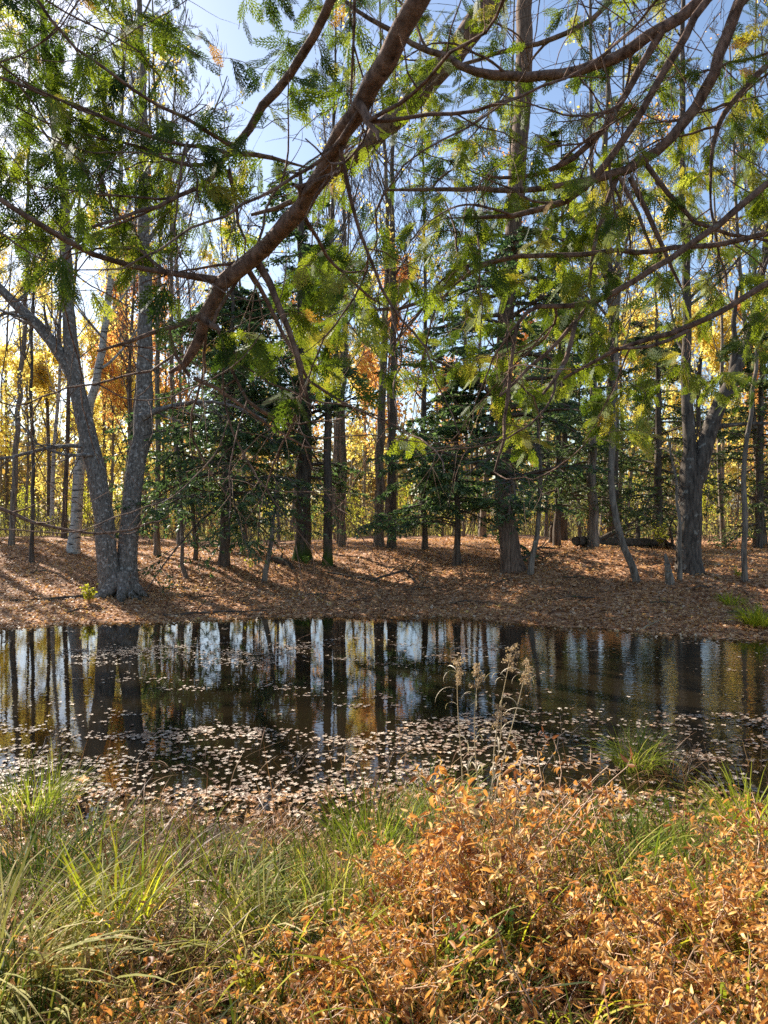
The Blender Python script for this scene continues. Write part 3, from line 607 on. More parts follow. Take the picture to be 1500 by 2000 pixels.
# floating leaves: mats placed by density over the pond
def dens(x, y):
    py = 1000 + EYE / y * F; px = 750 + x / y * F
    nz = .45 + .45 * np.sin(x * 1.7 + 1.1 * y) * np.sin(y * 3.1 - x * .9 + .6) + .35 * np.sin(x * 5 + y * 7) * np.sin(3.3 * x - 8 * y) + .35 * np.sin(x * 11.3 - y * 5 + 1) * np.sin(x * 4.1 + y * 15)
    d = .018 * (.3 + nz)
    d = d + .9 * np.exp(-((py - (1275 - (px - 400) * .02)) / 22) ** 2) * ((px > 120) & (px < 980)) * np.clip(nz, 0, 1.2) * np.where(px > 620, .45, 1)
    d = d + .5 * np.exp(-((py - 1325) / 14) ** 2) * ((px > 150) & (px < 700)) * np.clip(nz - .3, 0, 1)
    edge = 1432 - 28 * np.exp(-((px - 60) / 150) ** 2) + 14 * np.sin(px / 90.) - 30 * sst((px - 650) / 200.) 
    d = d + np.where(py > edge, 1.0, 0) * np.clip(.15 + nz * 1.1, .04, 1.5) * np.where(px > 1080, .38, .8)
    d = d + .8 * np.exp(-((py - 1408) / 14) ** 2) * (px > 900) * np.clip(nz + .2, 0, 1)
    d = d + .04 * (py > 1340) * nz
    return d
N = 90000
x = r.uniform(-7.5, 7.5, N); y = 4.3 + 9.7 * r.uniform(0, 1, N)
ok = (np.abs(x / y) < .62) & (y < far_edge(x)) & (y > near_edge(x) - .15) & (r.uniform(0, 1, N) < dens(x, y) * .8)
x, y = x[ok], y[ok]; N = len(x)
cx, cy = x[::2], y[::2]; kc = r.permutation(len(cx))[:360]; cx, cy = cx[kc], cy[kc]; m_ = r.integers(5, 26, len(cx))
x2 = np.repeat(cx, m_) + r.normal(0, .17, m_.sum()); y2 = np.repeat(cy, m_) + r.normal(0, .06, m_.sum())
x = np.concatenate([x[::3], x2]); y = np.concatenate([y[::3], y2]); ok = (y < far_edge(x)) & (y > near_edge(x) - .15); x, y = x[ok], y[ok]; N = len(x)
near = np.argsort(y)
ind = near[(y[near] > 4.9)][::9][:230]
mask = np.ones(N, bool); mask[ind] = False
fl = MB(); n2 = mask.sum(); pos = np.stack([x[mask], y[mask], r.uniform(.004, .012, n2)], 1)
stamp(fl, LV, LF, pos, rotz_tilt(n2, .05, r), r.uniform(.014, .042, n2), np.clip(r.beta(1.3, 1.6, n2), 0, .97))
o = fl.build('floating_leaf_mat', M['float_leaf'], smooth=False); tag(o, 'mats of pale fallen leaves floating on the pond', 'floating leaves', kind='stuff')
lms = []
for k in range(5):
    q = MB(); stamp(q, LV, LF, np.zeros((1, 3)), rotz_tilt(1, .05, r), 1.0, np.array([[.25, .5, .65, .8, .9][k]])); lms.append(q.mesh('floating_leaf', M['float_leaf'], False))
for i in ind:
    o = bpy.data.objects.new('floating_leaf', lms[int(r.integers(5))]); C.objects.link(o)
    o.location = (x[i], y[i], .015); s_ = r.uniform(.024, .042); o.scale = (s_, s_, s_); o.rotation_euler = (0, 0, r.uniform(0, 6.28))
    py = 1000 + EYE / y[i] * F; px = 750 + x[i] / y[i] * F
    zone = 'left' if px < 500 else ('middle' if px < 1000 else 'right')
    row = 'open water far out' if py < 1400 else 'leafy water near the grassy edge'
    tag(o, f'pale curled leaf floating on the {row}, {zone} part of pond', 'leaf', 'leaves floating on the pond')
q = MB(); stamp(q, LV, LF, np.zeros((1, 3)), rotz_tilt(1, .25, r), 1.0, np.array([.5])); p0 = P(165, 1530, 5.4)
o = q.build('maple_leaf', M['orange_maple'], smooth=False, loc=(p0[0], 5.4, .03)); o.scale = (.075,) * 3
tag(o, 'bright orange maple leaf at the left near edge of the pond', 'leaf')

# fallen logs, stump, sticks
def log(name, pts, label, cat, mat='log', sides=9, twigs=0, seed=1):
    a = np.array([p_ for p_, _ in pts]); rad = np.array([q for _, q in pts])
    s = np.linspace(0, len(a) - 1, max(10, len(a) * 4)); a2 = np.stack([np.interp(s, range(len(a)), a[:, k]) for k in range(3)], 1); r2 = np.interp(s, range(len(a)), rad)
    rr_ = np.random.default_rng(seed); a2[1:-1] += rr_.normal(0, .012, (len(a2) - 2, 3))
    r2 = r2.copy(); b0 = a2[0].copy()
    root = empty(name, b0, label=label, cat=cat, group='sticks on the far bank' if name == 'fallen_stick' else None); m_ = MB(); tubes(m_, a2 - b0, r2, sides, lump=.08)
    for e, s_ in ((0, 1), (-1, -1)):                   # end caps
        m_.add(np.array([a2[e] - b0 + np.array([r2[e] * math.cos(t_), 0, r2[e] * math.sin(t_)]) * .9 for t_ in np.linspace(0, 6.28, 9)[:8]]), np.array([[0, 1, 2, 3], [0, 3, 4, 7], [4, 5, 6, 7]]))
    m_.build('stem', M[mat], root)
    if twigs:
        tw = MB(); A, Ar = grow((a2 - b0)[None], r2[None], twigs, .15, .95, -.35, .9, .2, .15, 6, .6, rr_, rmin=.004); tubes(tw, A, Ar, 4)
        B, Br = grow(A, Ar, 3, .3, 1, -.5, .8, .1, .12, 4, .6, rr_, rmin=.003); tubes(tw, B, Br, 3); tw.build('twigs', M[mat], root)
    return root
def g3(px, py, up=.05):
    h_ = hit(px, py); h_[2] += up; return h_
log('fallen_log', [(g3(1125, 1072, .2), .12), (g3(1200, 1068, .14), .14), (g3(1290, 1068, .1), .12), (g3(1320, 1075, .06), .08)], 'mossy fallen log lying across the crest on the right', 'log', twigs=8)
log('fallen_log', [(g3(535, 1098, .06), .1), (g3(560, 1104, .05), .08), (g3(572, 1112, .02), .05)], 'short rotten log beside the mossy tree foot', 'log', twigs=3, seed=2)
log('fallen_branch', [(g3(730, 1140, .1), .03), (g3(790, 1126, .16), .03), (g3(812, 1140, .02), .03)], 'dark dead branch lying on the middle of the slope', 'branch', twigs=7, seed=3)
log('fallen_branch', [(g3(1010, 1110, .12), .035), (g3(1050, 1085, .2), .03), (g3(1085, 1078, .1), .02)], 'dead branch arching beside the tall reddish trunk', 'branch', twigs=7, seed=4)
log('fallen_branch', [(g3(640, 1122, .05), .025), (g3(690, 1130, .05), .02), (g3(740, 1138, .03), .015)], 'thin stick on the slope left of the middle', 'branch', twigs=4, seed=5)
log('fallen_branch', [(P(1235, 1236, 12.3), .02), (P(1262, 1225, 12.2), .015), (P(1288, 1212, 12.1), .008)], 'pale stick leaning out of the right waterline', 'branch', 'straw', twigs=3, seed=6)
log('fallen_branch', [(g3(165, 1168, .04), .03), (g3(110, 1172, .04), .025), (g3(20, 1176, .03), .02)], 'dark stick lying left of the old birch roots', 'branch', twigs=2, seed=7)
log('fallen_branch', [(g3(320, 1205, .03), .02), (g3(420, 1200, .04), .02), (g3(520, 1196, .03), .012)], 'thin stick at the waterline below the old birch', 'branch', twigs=3, seed=8)
for i, (px, py, dx, dy) in enumerate([(60, 1120, 60, 6), (130, 1200, 70, -4), (330, 1150, 50, 8), (420, 1170, -60, 6), (600, 1165, 70, 5), (680, 1180, 50, -6), (840, 1150, -60, 10), (880, 1180, 80, 4), (960, 1145, 50, -12), (1100, 1130, 70, 10), (1160, 1170, -80, 6), (1270, 1180, 60, 8), (1390, 1150, -50, 8), (1420, 1200, 60, 6)]):
    a_ = g3(px, py, .03); c_ = g3(px + dx, py + dy, .05)
    log('fallen_stick', [(a_, .016), ((a_ + c_) / 2 + [0, 0, .05], .013), (c_, .006)], 'thin dead stick lying on the leaf covered far bank', 'stick', 'log', 5, 4, 30 + i)
log('tree_stump', [(g3(1308, 1140, -.05), .11), (g3(1306, 1140, .22), .075), (g3(1302, 1140, .42), .055), (g3(1300, 1140, .6), .03)], 'small broken grey stump on the right bank', 'stump', 'grey_bark', twigs=0, seed=9)
log('tree_stump', [(g3(1078, 1060, -.05), .1), (g3(1078, 1060, .3), .08), (g3(1079, 1060, .5), .05)], 'short dark stump at the crest behind the leaf slope', 'stump', 'dark_bark', twigs=0, seed=10)

# ------------------------------------------------------------------ grass and plants
def blades(mb, base, az, L, a0, a1, W, K, r, tint, mat=0, fold=0.0):
    """arching blades: base (N,3), az heading, L length, a0 start angle from vertical, a1 how far it bends over"""
    N = len(base); s = np.linspace(0, 1, K)
    pts = [base]; hd = np.stack([np.cos(az), np.sin(az)], 1)
    for k in range(K - 1):
        th = a0 + a1 * (s[k] + s[k + 1]) / 2
        d = np.concatenate([hd * np.sin(th)[:, None], np.cos(th)[:, None]], 1) + r.normal(0, .03, (N, 3))
        pts.append(pts[-1] + d * (L / (K - 1))[:, None])
    Pp = np.stack(pts, 1); side = np.stack([-hd[:, 1], hd[:, 0], r.normal(0, .35, N)], 1); side = nrm(side)
    wd = W[:, None] * np.array([.7] + [1.0] * (K - 3) + [.6, .12])[None] if K > 3 else W[:, None] * np.array([.8, .8, .1])[None]
    ribbons(mb, Pp, wd, side, tint, mat, fold)
def tussock(name, loc, n, L, W, mat, seed, lab=None, spread=.12, lean=(0, 0), a0=.35, a1=1.3, tint=(0, 1), cat='grass clump', group=None, K=7):
    r = np.random.default_rng(seed); root = MB()
    az = r.uniform(0, 6.28, n); hd = np.stack([np.cos(az), np.sin(az)], 1) + np.array(lean)
    az = np.arctan2(hd[:, 1], hd[:, 0]); mg_ = np.clip(np.linalg.norm(hd, axis=1), .3, 1.6)
    rad = spread * np.sqrt(r.uniform(0, 1, n)); ang = az + r.normal(0, .7, n)
    base = np.stack([np.cos(ang) * rad, np.sin(ang) * rad, np.full(n, -.03)], 1)
    blades(root, base, az, L * r.uniform(.55, 1.15, n), a0 * r.uniform(.1, 1.5, n) * mg_, a1 * r.uniform(.5, 1.3, n), W * r.uniform(.6, 1.2, n), K, r, np.clip(r.beta(2, 2, n) * (tint[1] - tint[0]) + tint[0], 0, 1), fold=0)
    o = root.build(name, M[mat], loc=loc)
    return tag(o, lab, cat, group)
def nb(px, py):
    """ground point of the near bank under a photo pixel"""
    Y = np.arange(1.0, 9, .01); x = (px - 750) / F * Y; z = EYE - (py - 1000) / F * Y
    k = np.argmax(np.maximum(H(x, Y), 0) >= z); return np.array([x[k], Y[k], max(float(H(x[k], Y[k])), 0.)])

# background grass of the near bank: one mass that nobody could count
gm = MB(); r = np.random.default_rng(15)
def carpet(n, y0, y1, L, W, tint, bias=None, mat=0, mask=None, a1=1.3, K=5):
    nc = n // 28; cx = r.uniform(-.66, .66, nc); cy = r.uniform(y0, y1, nc); cx = cx * (cy + .3)
    if mask is not None: k = mask(cx, cy); cx, cy = cx[k], cy[k]; nc = len(cx)
    ct = np.clip(r.normal(tint, .32, nc), 0, 1); cl_ = r.uniform(.7, 1.25, nc); caz = r.uniform(0, 6.28, nc)
    m = 28; x = np.repeat(cx, m) + r.normal(0, .07, nc * m); y = np.repeat(cy, m) + r.normal(0, .07, nc * m)
    az = np.repeat(caz, m) + r.normal(0, 1.3, nc * m); N = nc * m
    base = np.stack([x, y, H(x, y) - .02], 1)
    blades(gm, base, az, L * np.repeat(cl_, m) * r.uniform(.5, 1.2, N), r.uniform(.05, .6, N), a1 * r.uniform(.4, 1.3, N), W * r.uniform(.6, 1.3, N), K, r, np.clip(np.repeat(ct, m) + r.normal(0, .12, N), 0, 1), mat)
edge = lambda off: (lambda x, y: y < near_edge(x) - off)
carpet(5500, .9, 3.4, .26, .0028, .5, mask=edge(.15))
carpet(7000, 2.8, 4.9, .17, .0025, .5, mask=edge(.15))
carpet(20000, .9, 4.9, .18, .0023, .55, mat=1, mask=edge(.0))
carpet(4000, .9, 4.3, .34, .0034, .2, mask=edge(.4))
carpet(5000, 3.9, 5.3, .2, .002, .5, mat=1, mask=lambda x, y: y < near_edge(x) + .35)
o = gm.build('grass', [M['grass'], M['dead_grass']]); tag(o, 'mixed green and straw coloured grass covering the near bank', 'grass', kind='stuff')

# dead leaves and debris lying in the near grass
nl_ = MB(); N = 9000; y = r.uniform(1.0, 5.2, N); x = r.uniform(-.66, .66, N) * (y + .3); pos = np.stack([x, y, np.maximum(H(x, y), 0) + r.uniform(.005, .06, N)], 1)
stamp(nl_, LV, LF, pos, rotz_tilt(N, .5, r), r.uniform(.018, .04, N), np.clip(r.beta(1.5, 2, N), 0, 1))
o = nl_.build('fallen_leaves', M['litter'], smooth=False); tag(o, 'brown fallen leaves caught in the grass of the near bank', 'fallen leaves', kind='stuff')

TS = [ # px, py(base on ground), n, L, W, material, label, kwargs
 (70, 1760, 700, .46, .0026, 'sedge', 'dense dark green sedge mound at the left edge, blades combed right', dict(spread=.32, lean=(.35, -.2), a0=.8, a1=1.4, tint=(0, .5))),
 (-40, 1940, 170, .6, .0042, 'pale_grass', 'big pale arching sedge clump in the bottom left corner', dict(spread=.18, lean=(.7, -.1), a0=.5, a1=1.5)),
 (230, 1830, 90, .46, .0042, 'yellow_grass', 'bright yellow green clump of broad blades in the left foreground', dict(spread=.12, a0=.25, a1=.9)),
 (60, 1590, 260, .42, .0026, 'sedge', 'tall green sedge clump at the left water edge', dict(spread=.25, a0=.3, a1=1.1, tint=(.2, 1))),
 (190, 1640, 90, .34, .0026, 'sedge', 'green sedge clump right of the tall one at the left water edge', dict(spread=.2, a0=.35, a1=1.3, tint=(.2, 1))),
 (420, 1800, 140, .46, .003, 'sedge', 'green arching sedge clump in the middle of the left foreground', dict(spread=.18, a0=.45, a1=1.4, tint=(.2, 1))),
 (500, 1850, 60, .42, .004, 'pale_grass', 'pale silvery bent blades left of the orange ferns', dict(spread=.12, a0=.35, a1=1.3, tint=(.4, 1))),
 (380, 1690, 70, .42, .0028, 'sedge', 'loose sedge clump behind the yellow green blades', dict(spread=.2, a0=.5, a1=1.4)),
 (730, 1660, 300, .42, .003, 'sedge', 'upright green sedge clump in the centre behind the ferns', dict(spread=.24, a0=.3, a1=1.0, tint=(.1, .9))),
 (640, 1720, 80, .36, .0028, 'pale_grass', 'dull straw sedge clump left of the central green one', dict(spread=.2, a0=.5, a1=1.3, tint=(0, .6))),
 (1240, 1500, 260, .42, .003, 'sedge', 'yellow green tussock standing in the water on the right', dict(spread=.13, a0=.4, a1=1.4, tint=(.3, 1))),
 (1310, 1520, 120, .38, .003, 'dead_grass', 'brown flopped tussock beside the yellow green one in water', dict(spread=.12, a0=.7, a1=1.5)),
 (1200, 1680, 240, .42, .003, 'sedge', 'green sedge clump right of the tallest fern', dict(spread=.22, a0=.4, a1=1.3, tint=(.1, .9))),
 (1350, 1690, 220, .42, .003, 'sedge', 'green sedge clump behind the right-hand ferns', dict(spread=.22, a0=.5, a1=1.2, tint=(.1, .9))),
 (1470, 1640, 240, .5, .0034, 'yellow_grass', 'bright green sedge clump at the right edge', dict(spread=.16, a0=.3, a1=1.1, tint=(0, .7))),
 (860, 1600, 160, .4, .003, 'sedge', 'small sedge clump below the dry seed heads', dict(spread=.18, a0=.3, a1=1.1, tint=(.2, 1))),
 (100, 1995, 70, .6, .0042, 'pale_grass', 'straw green arching sedge clump at the bottom left', dict(spread=.16, lean=(.5, .2), a0=.6, a1=1.7, tint=(0, .6))),
 (600, 1900, 52, .5, .0035, 'yellow_grass', 'thin yellow blades arching at the left edge of the ferns', dict(spread=.2, a0=.5, a1=1.4, tint=(.2, 1))),
 (900, 1860, 60, .45, .0035, 'yellow_grass', 'thin yellow blades arching out of the centre of the ferns', dict(spread=.25, a0=.4, a1=1.3, tint=(.2, 1))),
 (1280, 1880, 60, .42, .0035, 'yellow_grass', 'thin yellow blades arching out of the right-hand ferns', dict(spread=.25, a0=.4, a1=1.3, tint=(.2, 1))),
 (1440, 1960, 60, .5, .0045, 'yellow_grass', 'bright green blades in the bottom right corner', dict(spread=.15, a0=.4, a1=1.2, tint=(0, .6))),
 (700, 1800, 60, .42, .003, 'sedge', 'green blades rising through the left part of the ferns', dict(spread=.25, a0=.3, a1=1.2, tint=(.4, 1))),
 (1050, 1780, 60, .5, .003, 'sedge', 'green blades rising through the middle of the ferns', dict(spread=.3, a0=.3, a1=1.2, tint=(.4, 1))),
 (330, 1960, 60, .4, .0035, 'dead_grass', 'brown dead blades at the bottom left', dict(spread=.25, a0=.4, a1=1.4)),
 (260, 1760, 70, .4, .003, 'dead_grass', 'reddish brown dead stems behind the yellow green clump', dict(spread=.25, a0=.3, a1=1.0, tint=(0, .5))),
 (800, 1980, 34, .5, .005, 'yellow_grass', 'few long bright green blades at the bottom centre', dict(spread=.12, a0=.5, a1=1.1, tint=(0, .6))),
 (1080, 1990, 40, .42, .004, 'yellow_grass', 'bright blades among the ferns at the bottom right', dict(spread=.2, a0=.7, a1=1.3, tint=(.1, .8))),
]
for i, (px, py, n, L, W, mt_, lab, kw) in enumerate(TS):
    p0 = nb(px, py); tussock('sedge_clump', p0, n, L, W, mt_, 200 + i, lab, **kw)
# far bank tufts
for i, (px, py, n, L, lab) in enumerate([(1482, 1222, 260, .5, 'yellow green grass tuft at the right waterline of the far bank'), (1428, 1178, 120, .28, 'low green grass tuft on the slope left of the larger one')]):
    p0 = hit(px, py); tussock('grass_tuft', p0, n, L, .007, 'yellow_grass', 300 + i, lab, spread=.22, tint=(0, .8), a0=.5, a1=1.1)

# small leafy plants on the far bank
def herb(name, loc, h_, n, mat, seed, lab, cat='plant', leaf=.05):
    r = np.random.default_rng(seed); root = empty(name, loc, label=lab, cat=cat)
    sm = MB(); k = max(4, n // 14); Z = np.zeros((k, 2, 3)); Z[:, 1] = np.stack([r.normal(0, .25, k) * h_, r.normal(0, .25, k) * h_, r.uniform(.6, 1, k) * h_], 1)
    PPs = Z[:, 0:1] + (Z[:, 1:2] - Z[:, 0:1]) * np.linspace(0, 1, 5)[None, :, None]; PPs[:, 1:4] += r.normal(0, .01, (k, 3, 3))
    tubes(sm, PPs, np.linspace(.005, .002, 5)[None] * np.ones((k, 1)), 4); sm.build('stem', M['fern_stem'], root)
    lf = MB(); I = r.integers(0, k, n); T_ = r.uniform(.25, 1, n)[:, None]
    pos = Z[I, 1] * T_; d = nrm(r.normal(0, 1, (n, 3)) * [1, 1, .4] + [0, 0, .15]); diamonds(lf, pos, leaf * r.uniform(.7, 1.3, n), leaf * .3, d, r=r); lf.build('foliage', M[mat], root)
    return root
herb('seedling', hit(174, 1178), .38, 320, 'limegreen_leaf', 401, 'small yellow green seedling left of the old birch roots', leaf=.06)
herb('seedling', hit(492, 1112), .3, 60, 'limegreen_leaf', 402, 'tiny pale seedling on the slope left of the mossy tree', leaf=.06)
herb('seedling', hit(598, 1104), .25, 120, 'herb', 403, 'green sprig at the foot of the thick mossy evergreen', leaf=.06)
herb('seedling', hit(1290, 1072), .9, 260, 'limegreen_leaf', 404, 'yellow leaved sapling shoot beside the fallen log', leaf=.08)
herb('seedling', hit(1438, 1128), .25, 60, 'limegreen_leaf', 405, 'tiny pale seedling left of the thin right edge tree', leaf=.05)
herb('leafy_herb', nb(930, 1960), .32, 90, 'herb', 406, 'fresh green leafy herb among the orange ferns at the bottom', leaf=.03)
herb('leafy_herb', nb(480, 1985), .2, 60, 'limegreen_leaf', 407, 'pale yellow herb at the bottom left of centre', leaf=.035)
herb('leafy_herb', nb(160, 1960), .2, 60, 'pale_grass', 408, 'pale leafy herb in the bottom left shade', leaf=.06)

# ------------------------------------------------------------------ dry orange ferns
def fern_plant(name, h_, ns, seed, npair=9, spread=.3, leaf=.034):
    r = np.random.default_rng(seed); root = empty(name)
    s = np.linspace(0, 1, 9); az = r.uniform(0, 6.28, ns); tl = r.uniform(.1, .6, ns) * spread / .3
    hh = h_ * r.uniform(.65, 1.05, ns)
    base = np.stack([r.normal(0, .05, ns), r.normal(0, .05, ns), np.full(ns, -.03)], 1)
    A = base[:, None] + np.stack([np.cos(az)[:, None] * (tl * hh)[:, None] * s ** 1.6, np.sin(az)[:, None] * (tl * hh)[:, None] * s ** 1.6, hh[:, None] * (s - .12 * s ** 3)], -1)
    A[:, 1:] += r.normal(0, .008, A[:, 1:].shape)
    sm = MB(); tubes(sm, A, np.linspace(.0048, .002, 9)[None] * np.ones((ns, 1)), 4, tint=r.uniform(0, 1, ns))
    Bp, Br = grow(A, np.full((ns, 9), .003), round(npair * 1.5), .2, 1.0, h_ * .30, .9, -.25, .14, 6, .6, r, lt=.45, rmin=.001)
    tubes(sm, Bp, Br, 3, tint=.5); sm.build('stem', M['fern_stem'], root)
    # leaflets, curled and hanging
    N = len(Bp); per = 7; t_ = np.linspace(.1, 1, per)[None] + r.uniform(-.06, .06, (N, per)); f = np.clip(t_, 0, .999) * 5; i = f.astype(int); fr = (f - i)[..., None]; I = np.arange(N)[:, None]
    pos = (Bp[I, i] * (1 - fr) + Bp[I, i + 1] * fr).reshape(-1, 3); tan = nrm(Bp[I, i + 1] - Bp[I, i]).reshape(-1, 3)
    keep = r.uniform(0, 1, len(pos)) < .66; pos = pos[keep]; tan = tan[keep]; n = len(pos)
    q = nrm(np.cross(tan, r.normal(0, 1, (n, 3)) + [0, 0, 1.2])) * np.where(r.uniform(0, 1, n) < .5, 1, -1)[:, None]
    d = nrm(tan * .5 + q + [0, 0, -.35] + r.normal(0, .25, (n, 3))); pts = [pos]; L = leaf * r.uniform(.4, 1.6, n)
    curl = r.normal(0, .8, (n, 3)) + [0, 0, -.6]
    for k in range(3): pts.append(pts[-1] + d * (L / 3)[:, None]); d = nrm(d + curl * .55)
    Pp = np.stack(pts, 1); side = nrm(np.cross(nrm(Pp[:, 3] - Pp[:, 0]), nrm(r.normal(0, 1, (n, 3)))))
    lf = MB(); W = L[:, None] * np.array([.06, .16, .13, .02])[None]
    st = np.repeat(r.normal(.5, .2, N), per)[keep]
    ribbons(lf, Pp, W, side, np.clip(st + r.normal(0, .24, n), 0, 1), fold=.45); lf.build('foliage', M['fern'], root)
    return root
FP = [fern_plant('dry_fern', .55, 8, 501), fern_plant('dry_fern', .48, 9, 502, spread=.5), fern_plant('dry_fern', .42, 10, 503, spread=.7), fern_plant('dry_fern', .62, 5, 504, npair=7, spread=.3)]
# photo x, photo y of the plant's TOP, distance, model
FS = [(935, 1515, 3.05, 0), (1040, 1465, 3.35, 3), (860, 1600, 3.0, 0), (985, 1545, 2.95, 3), (1100, 1480, 3.45, 3), (800, 1640, 2.95, 1), (900, 1650, 2.75, 1), (1060, 1700, 2.7, 2),
      (740, 1730, 2.65, 2), (690, 1790, 2.5, 2), (640, 1840, 2.4, 2), (760, 1820, 2.3, 1), (870, 1830, 2.25, 2), (1110, 1760, 2.5, 2), (1180, 1740, 2.6, 1), 
      (1310, 1700, 2.75, 1), (1380, 1710, 2.65, 0), (1450, 1700, 2.7, 1), (1340, 1780, 2.4, 2), (1500, 1760, 2.5, 0), (1290, 1860, 2.15, 0), (1400, 1870, 2.1, 2),
      (1490, 1860, 2.15, 1), (600, 1900, 2.2, 2), (1500, 1560, 3.3, 3), (1475, 1600, 3.2, 2), (1230, 1660, 3.0, 3), (1570, 1720, 2.6, 1), (1560, 1820, 2.3, 0),
      (1200, 1950, 1.9, 2), (270, 1900, 2.2, 2), (180, 1800, 2.5, 3)]
HT = [.55, .48, .42, .62]; usedf = set()
def where(px, py):
    a = 'left' if px < 500 else ('left centre' if px < 780 else ('centre' if px < 960 else ('right of centre' if px < 1150 else ('right' if px < 1380 else 'far right'))))
    c = 'back' if py < 1620 else ('upper' if py < 1720 else ('middle' if py < 1820 else ('lower' if py < 1920 else 'bottom')))
    return a, c
ADJ = ['tall upright', 'bushy', 'low spreading', 'thin stemmed']
cnt = {}
for k, (px, py, Y, v) in enumerate(FS):
    top = P(px, py, Y); gz = float(H(top[0], Y)); need = max(top[2] - gz, .16); s_ = need / (HT[v] * .86)
    rz = rng.uniform(0, 6.28); sx = np.clip(s_, .8, 1.25)
    a, c = where(px, py); lab = f'{ADJ[v]} orange fern in the {c} row of ferns, {a}'
    if v not in usedf:
        usedf.add(v); o = FP[v]; o.location = (top[0], Y, gz); o.rotation_euler = (0, 0, rz); o.scale = (sx, sx, s_); tag(o, lab, 'fern', 'dry orange ferns on the near bank')
    else:
        o = copy_thing(FP[v], (top[0], Y, gz), rz, (sx, sx, s_), lab, 'dry orange ferns on the near bank'); o.name = 'dry_fern'

# dry seed-head stalks at the water's edge
def seed_stalk(px, py_top, Y, lean, seed, lab, nod=.12):
    r = np.random.default_rng(seed); top = P(px, py_top, Y); g0 = np.array([top[0] - lean, Y, max(float(H(top[0] - lean, Y)), -.05)])
    root = empty('seed_stalk', g0, label=lab, cat='dry stalk', group='dry seed-head stalks at the water edge'); s = np.linspace(0, 1, 12)
    dd = top - g0; p_ = np.stack([dd[0] * s + .03 * np.sin(s * 4 + seed), .02 * np.sin(s * 3), dd[2] * s], 1)
    m_ = MB(); tubes(m_, p_, np.linspace(.0045, .002, 12), 5); m_.build('stem', M['straw'], root)
    lm2 = MB(); n = 9; i = r.integers(2, 11, n); az = r.uniform(0, 6.28, n)
    blades(lm2, p_[i], az, r.uniform(.1, .22, n), r.uniform(.3, .9, n), r.uniform(1.5, 3.2, n), np.full(n, .0028), 9, r, r.uniform(0, 1, n)); lm2.build('foliage', M['straw'], root)
    hd = MB(); n = 60; A, Ar = grow(p_[None], np.full((1, 12), .002), 12, .86, 1, nod * .36, .9, -.5, .2, 5, .6, r, rmin=.001, lt=.2); tubes(hd, A, Ar, 3, tint=.5)
    pos = A[:, 2:].reshape(-1, 3); pos = np.repeat(pos, 9, 0) + r.normal(0, .007, (len(pos) * 9, 3)); diamonds(hd, pos, .012, .004, r=r); hd.build('seed_head', M['seed'], root)
seed_stalk(905, 1285, 4.3, .04, 1, 'dry stalk with tan seed heads, leftmost of the water edge group')
seed_stalk(940, 1300, 4.2, .02, 2, 'dry stalk with drooping tan seed heads beside the leftmost one')
seed_stalk(995, 1260, 4.3, .10, 3, 'tallest dry stalk with a nodding brown seed head')
seed_stalk(1020, 1290, 4.4, .16, 4, 'dry stalk with hanging seed head, rightmost of the group')
seed_stalk(975, 1380, 4.1, .08, 5, 'short dry curled stalk between the taller seed heads')

# tangle of dead twigs along the near waterline
tw = MB(); N = 420; px_ = r.uniform(-.62, .62, N); y = r.uniform(4.2, 6.0, N); x = px_ * y
base = np.stack([x, y, np.maximum(H(x, y), -.02)], 1); az = r.uniform(0, 6.28, N)
blades(tw, base, az, r.uniform(.12, .5, N), r.uniform(.1, 1.2, N), r.uniform(0, 1.6, N), np.full(N, .0028), 6, r, r.uniform(0, .8, N))
o = tw.build('dead_sedge', M['dead_grass']); tag(o, 'tangle of dead brown sedge stems along the near waterline', 'dead sedge', kind='stuff')
for i, (px, py, Y, dx, dz, lab) in enumerate([(560, 1500, 5.6, .5, .18, 'dark twig leaning right over the floating leaves'), (740, 1470, 5.4, .3, .3, 'branching dead twig standing in the water at the centre'), (1060, 1420, 5.6, .35, .35, 'dark dead twig tangle in the water right of centre'),
                                                (60, 1440, 6.0, .3, .2, 'dark bent twig in the water at the left'), (1330, 1480, 5.3, .3, .3, 'brown dead twig beside the brown tussock in water')]):
    p0 = P(px, py, Y); p0[2] = .0
    log('dead_twig', [(p0 + [0, 0, -.03], .007), (p0 + [dx * .4, .05, dz * .7], .006), (p0 + [dx, .1, dz], .003)], lab, 'twig', 'dark_bark', 5, 7, 70 + i)

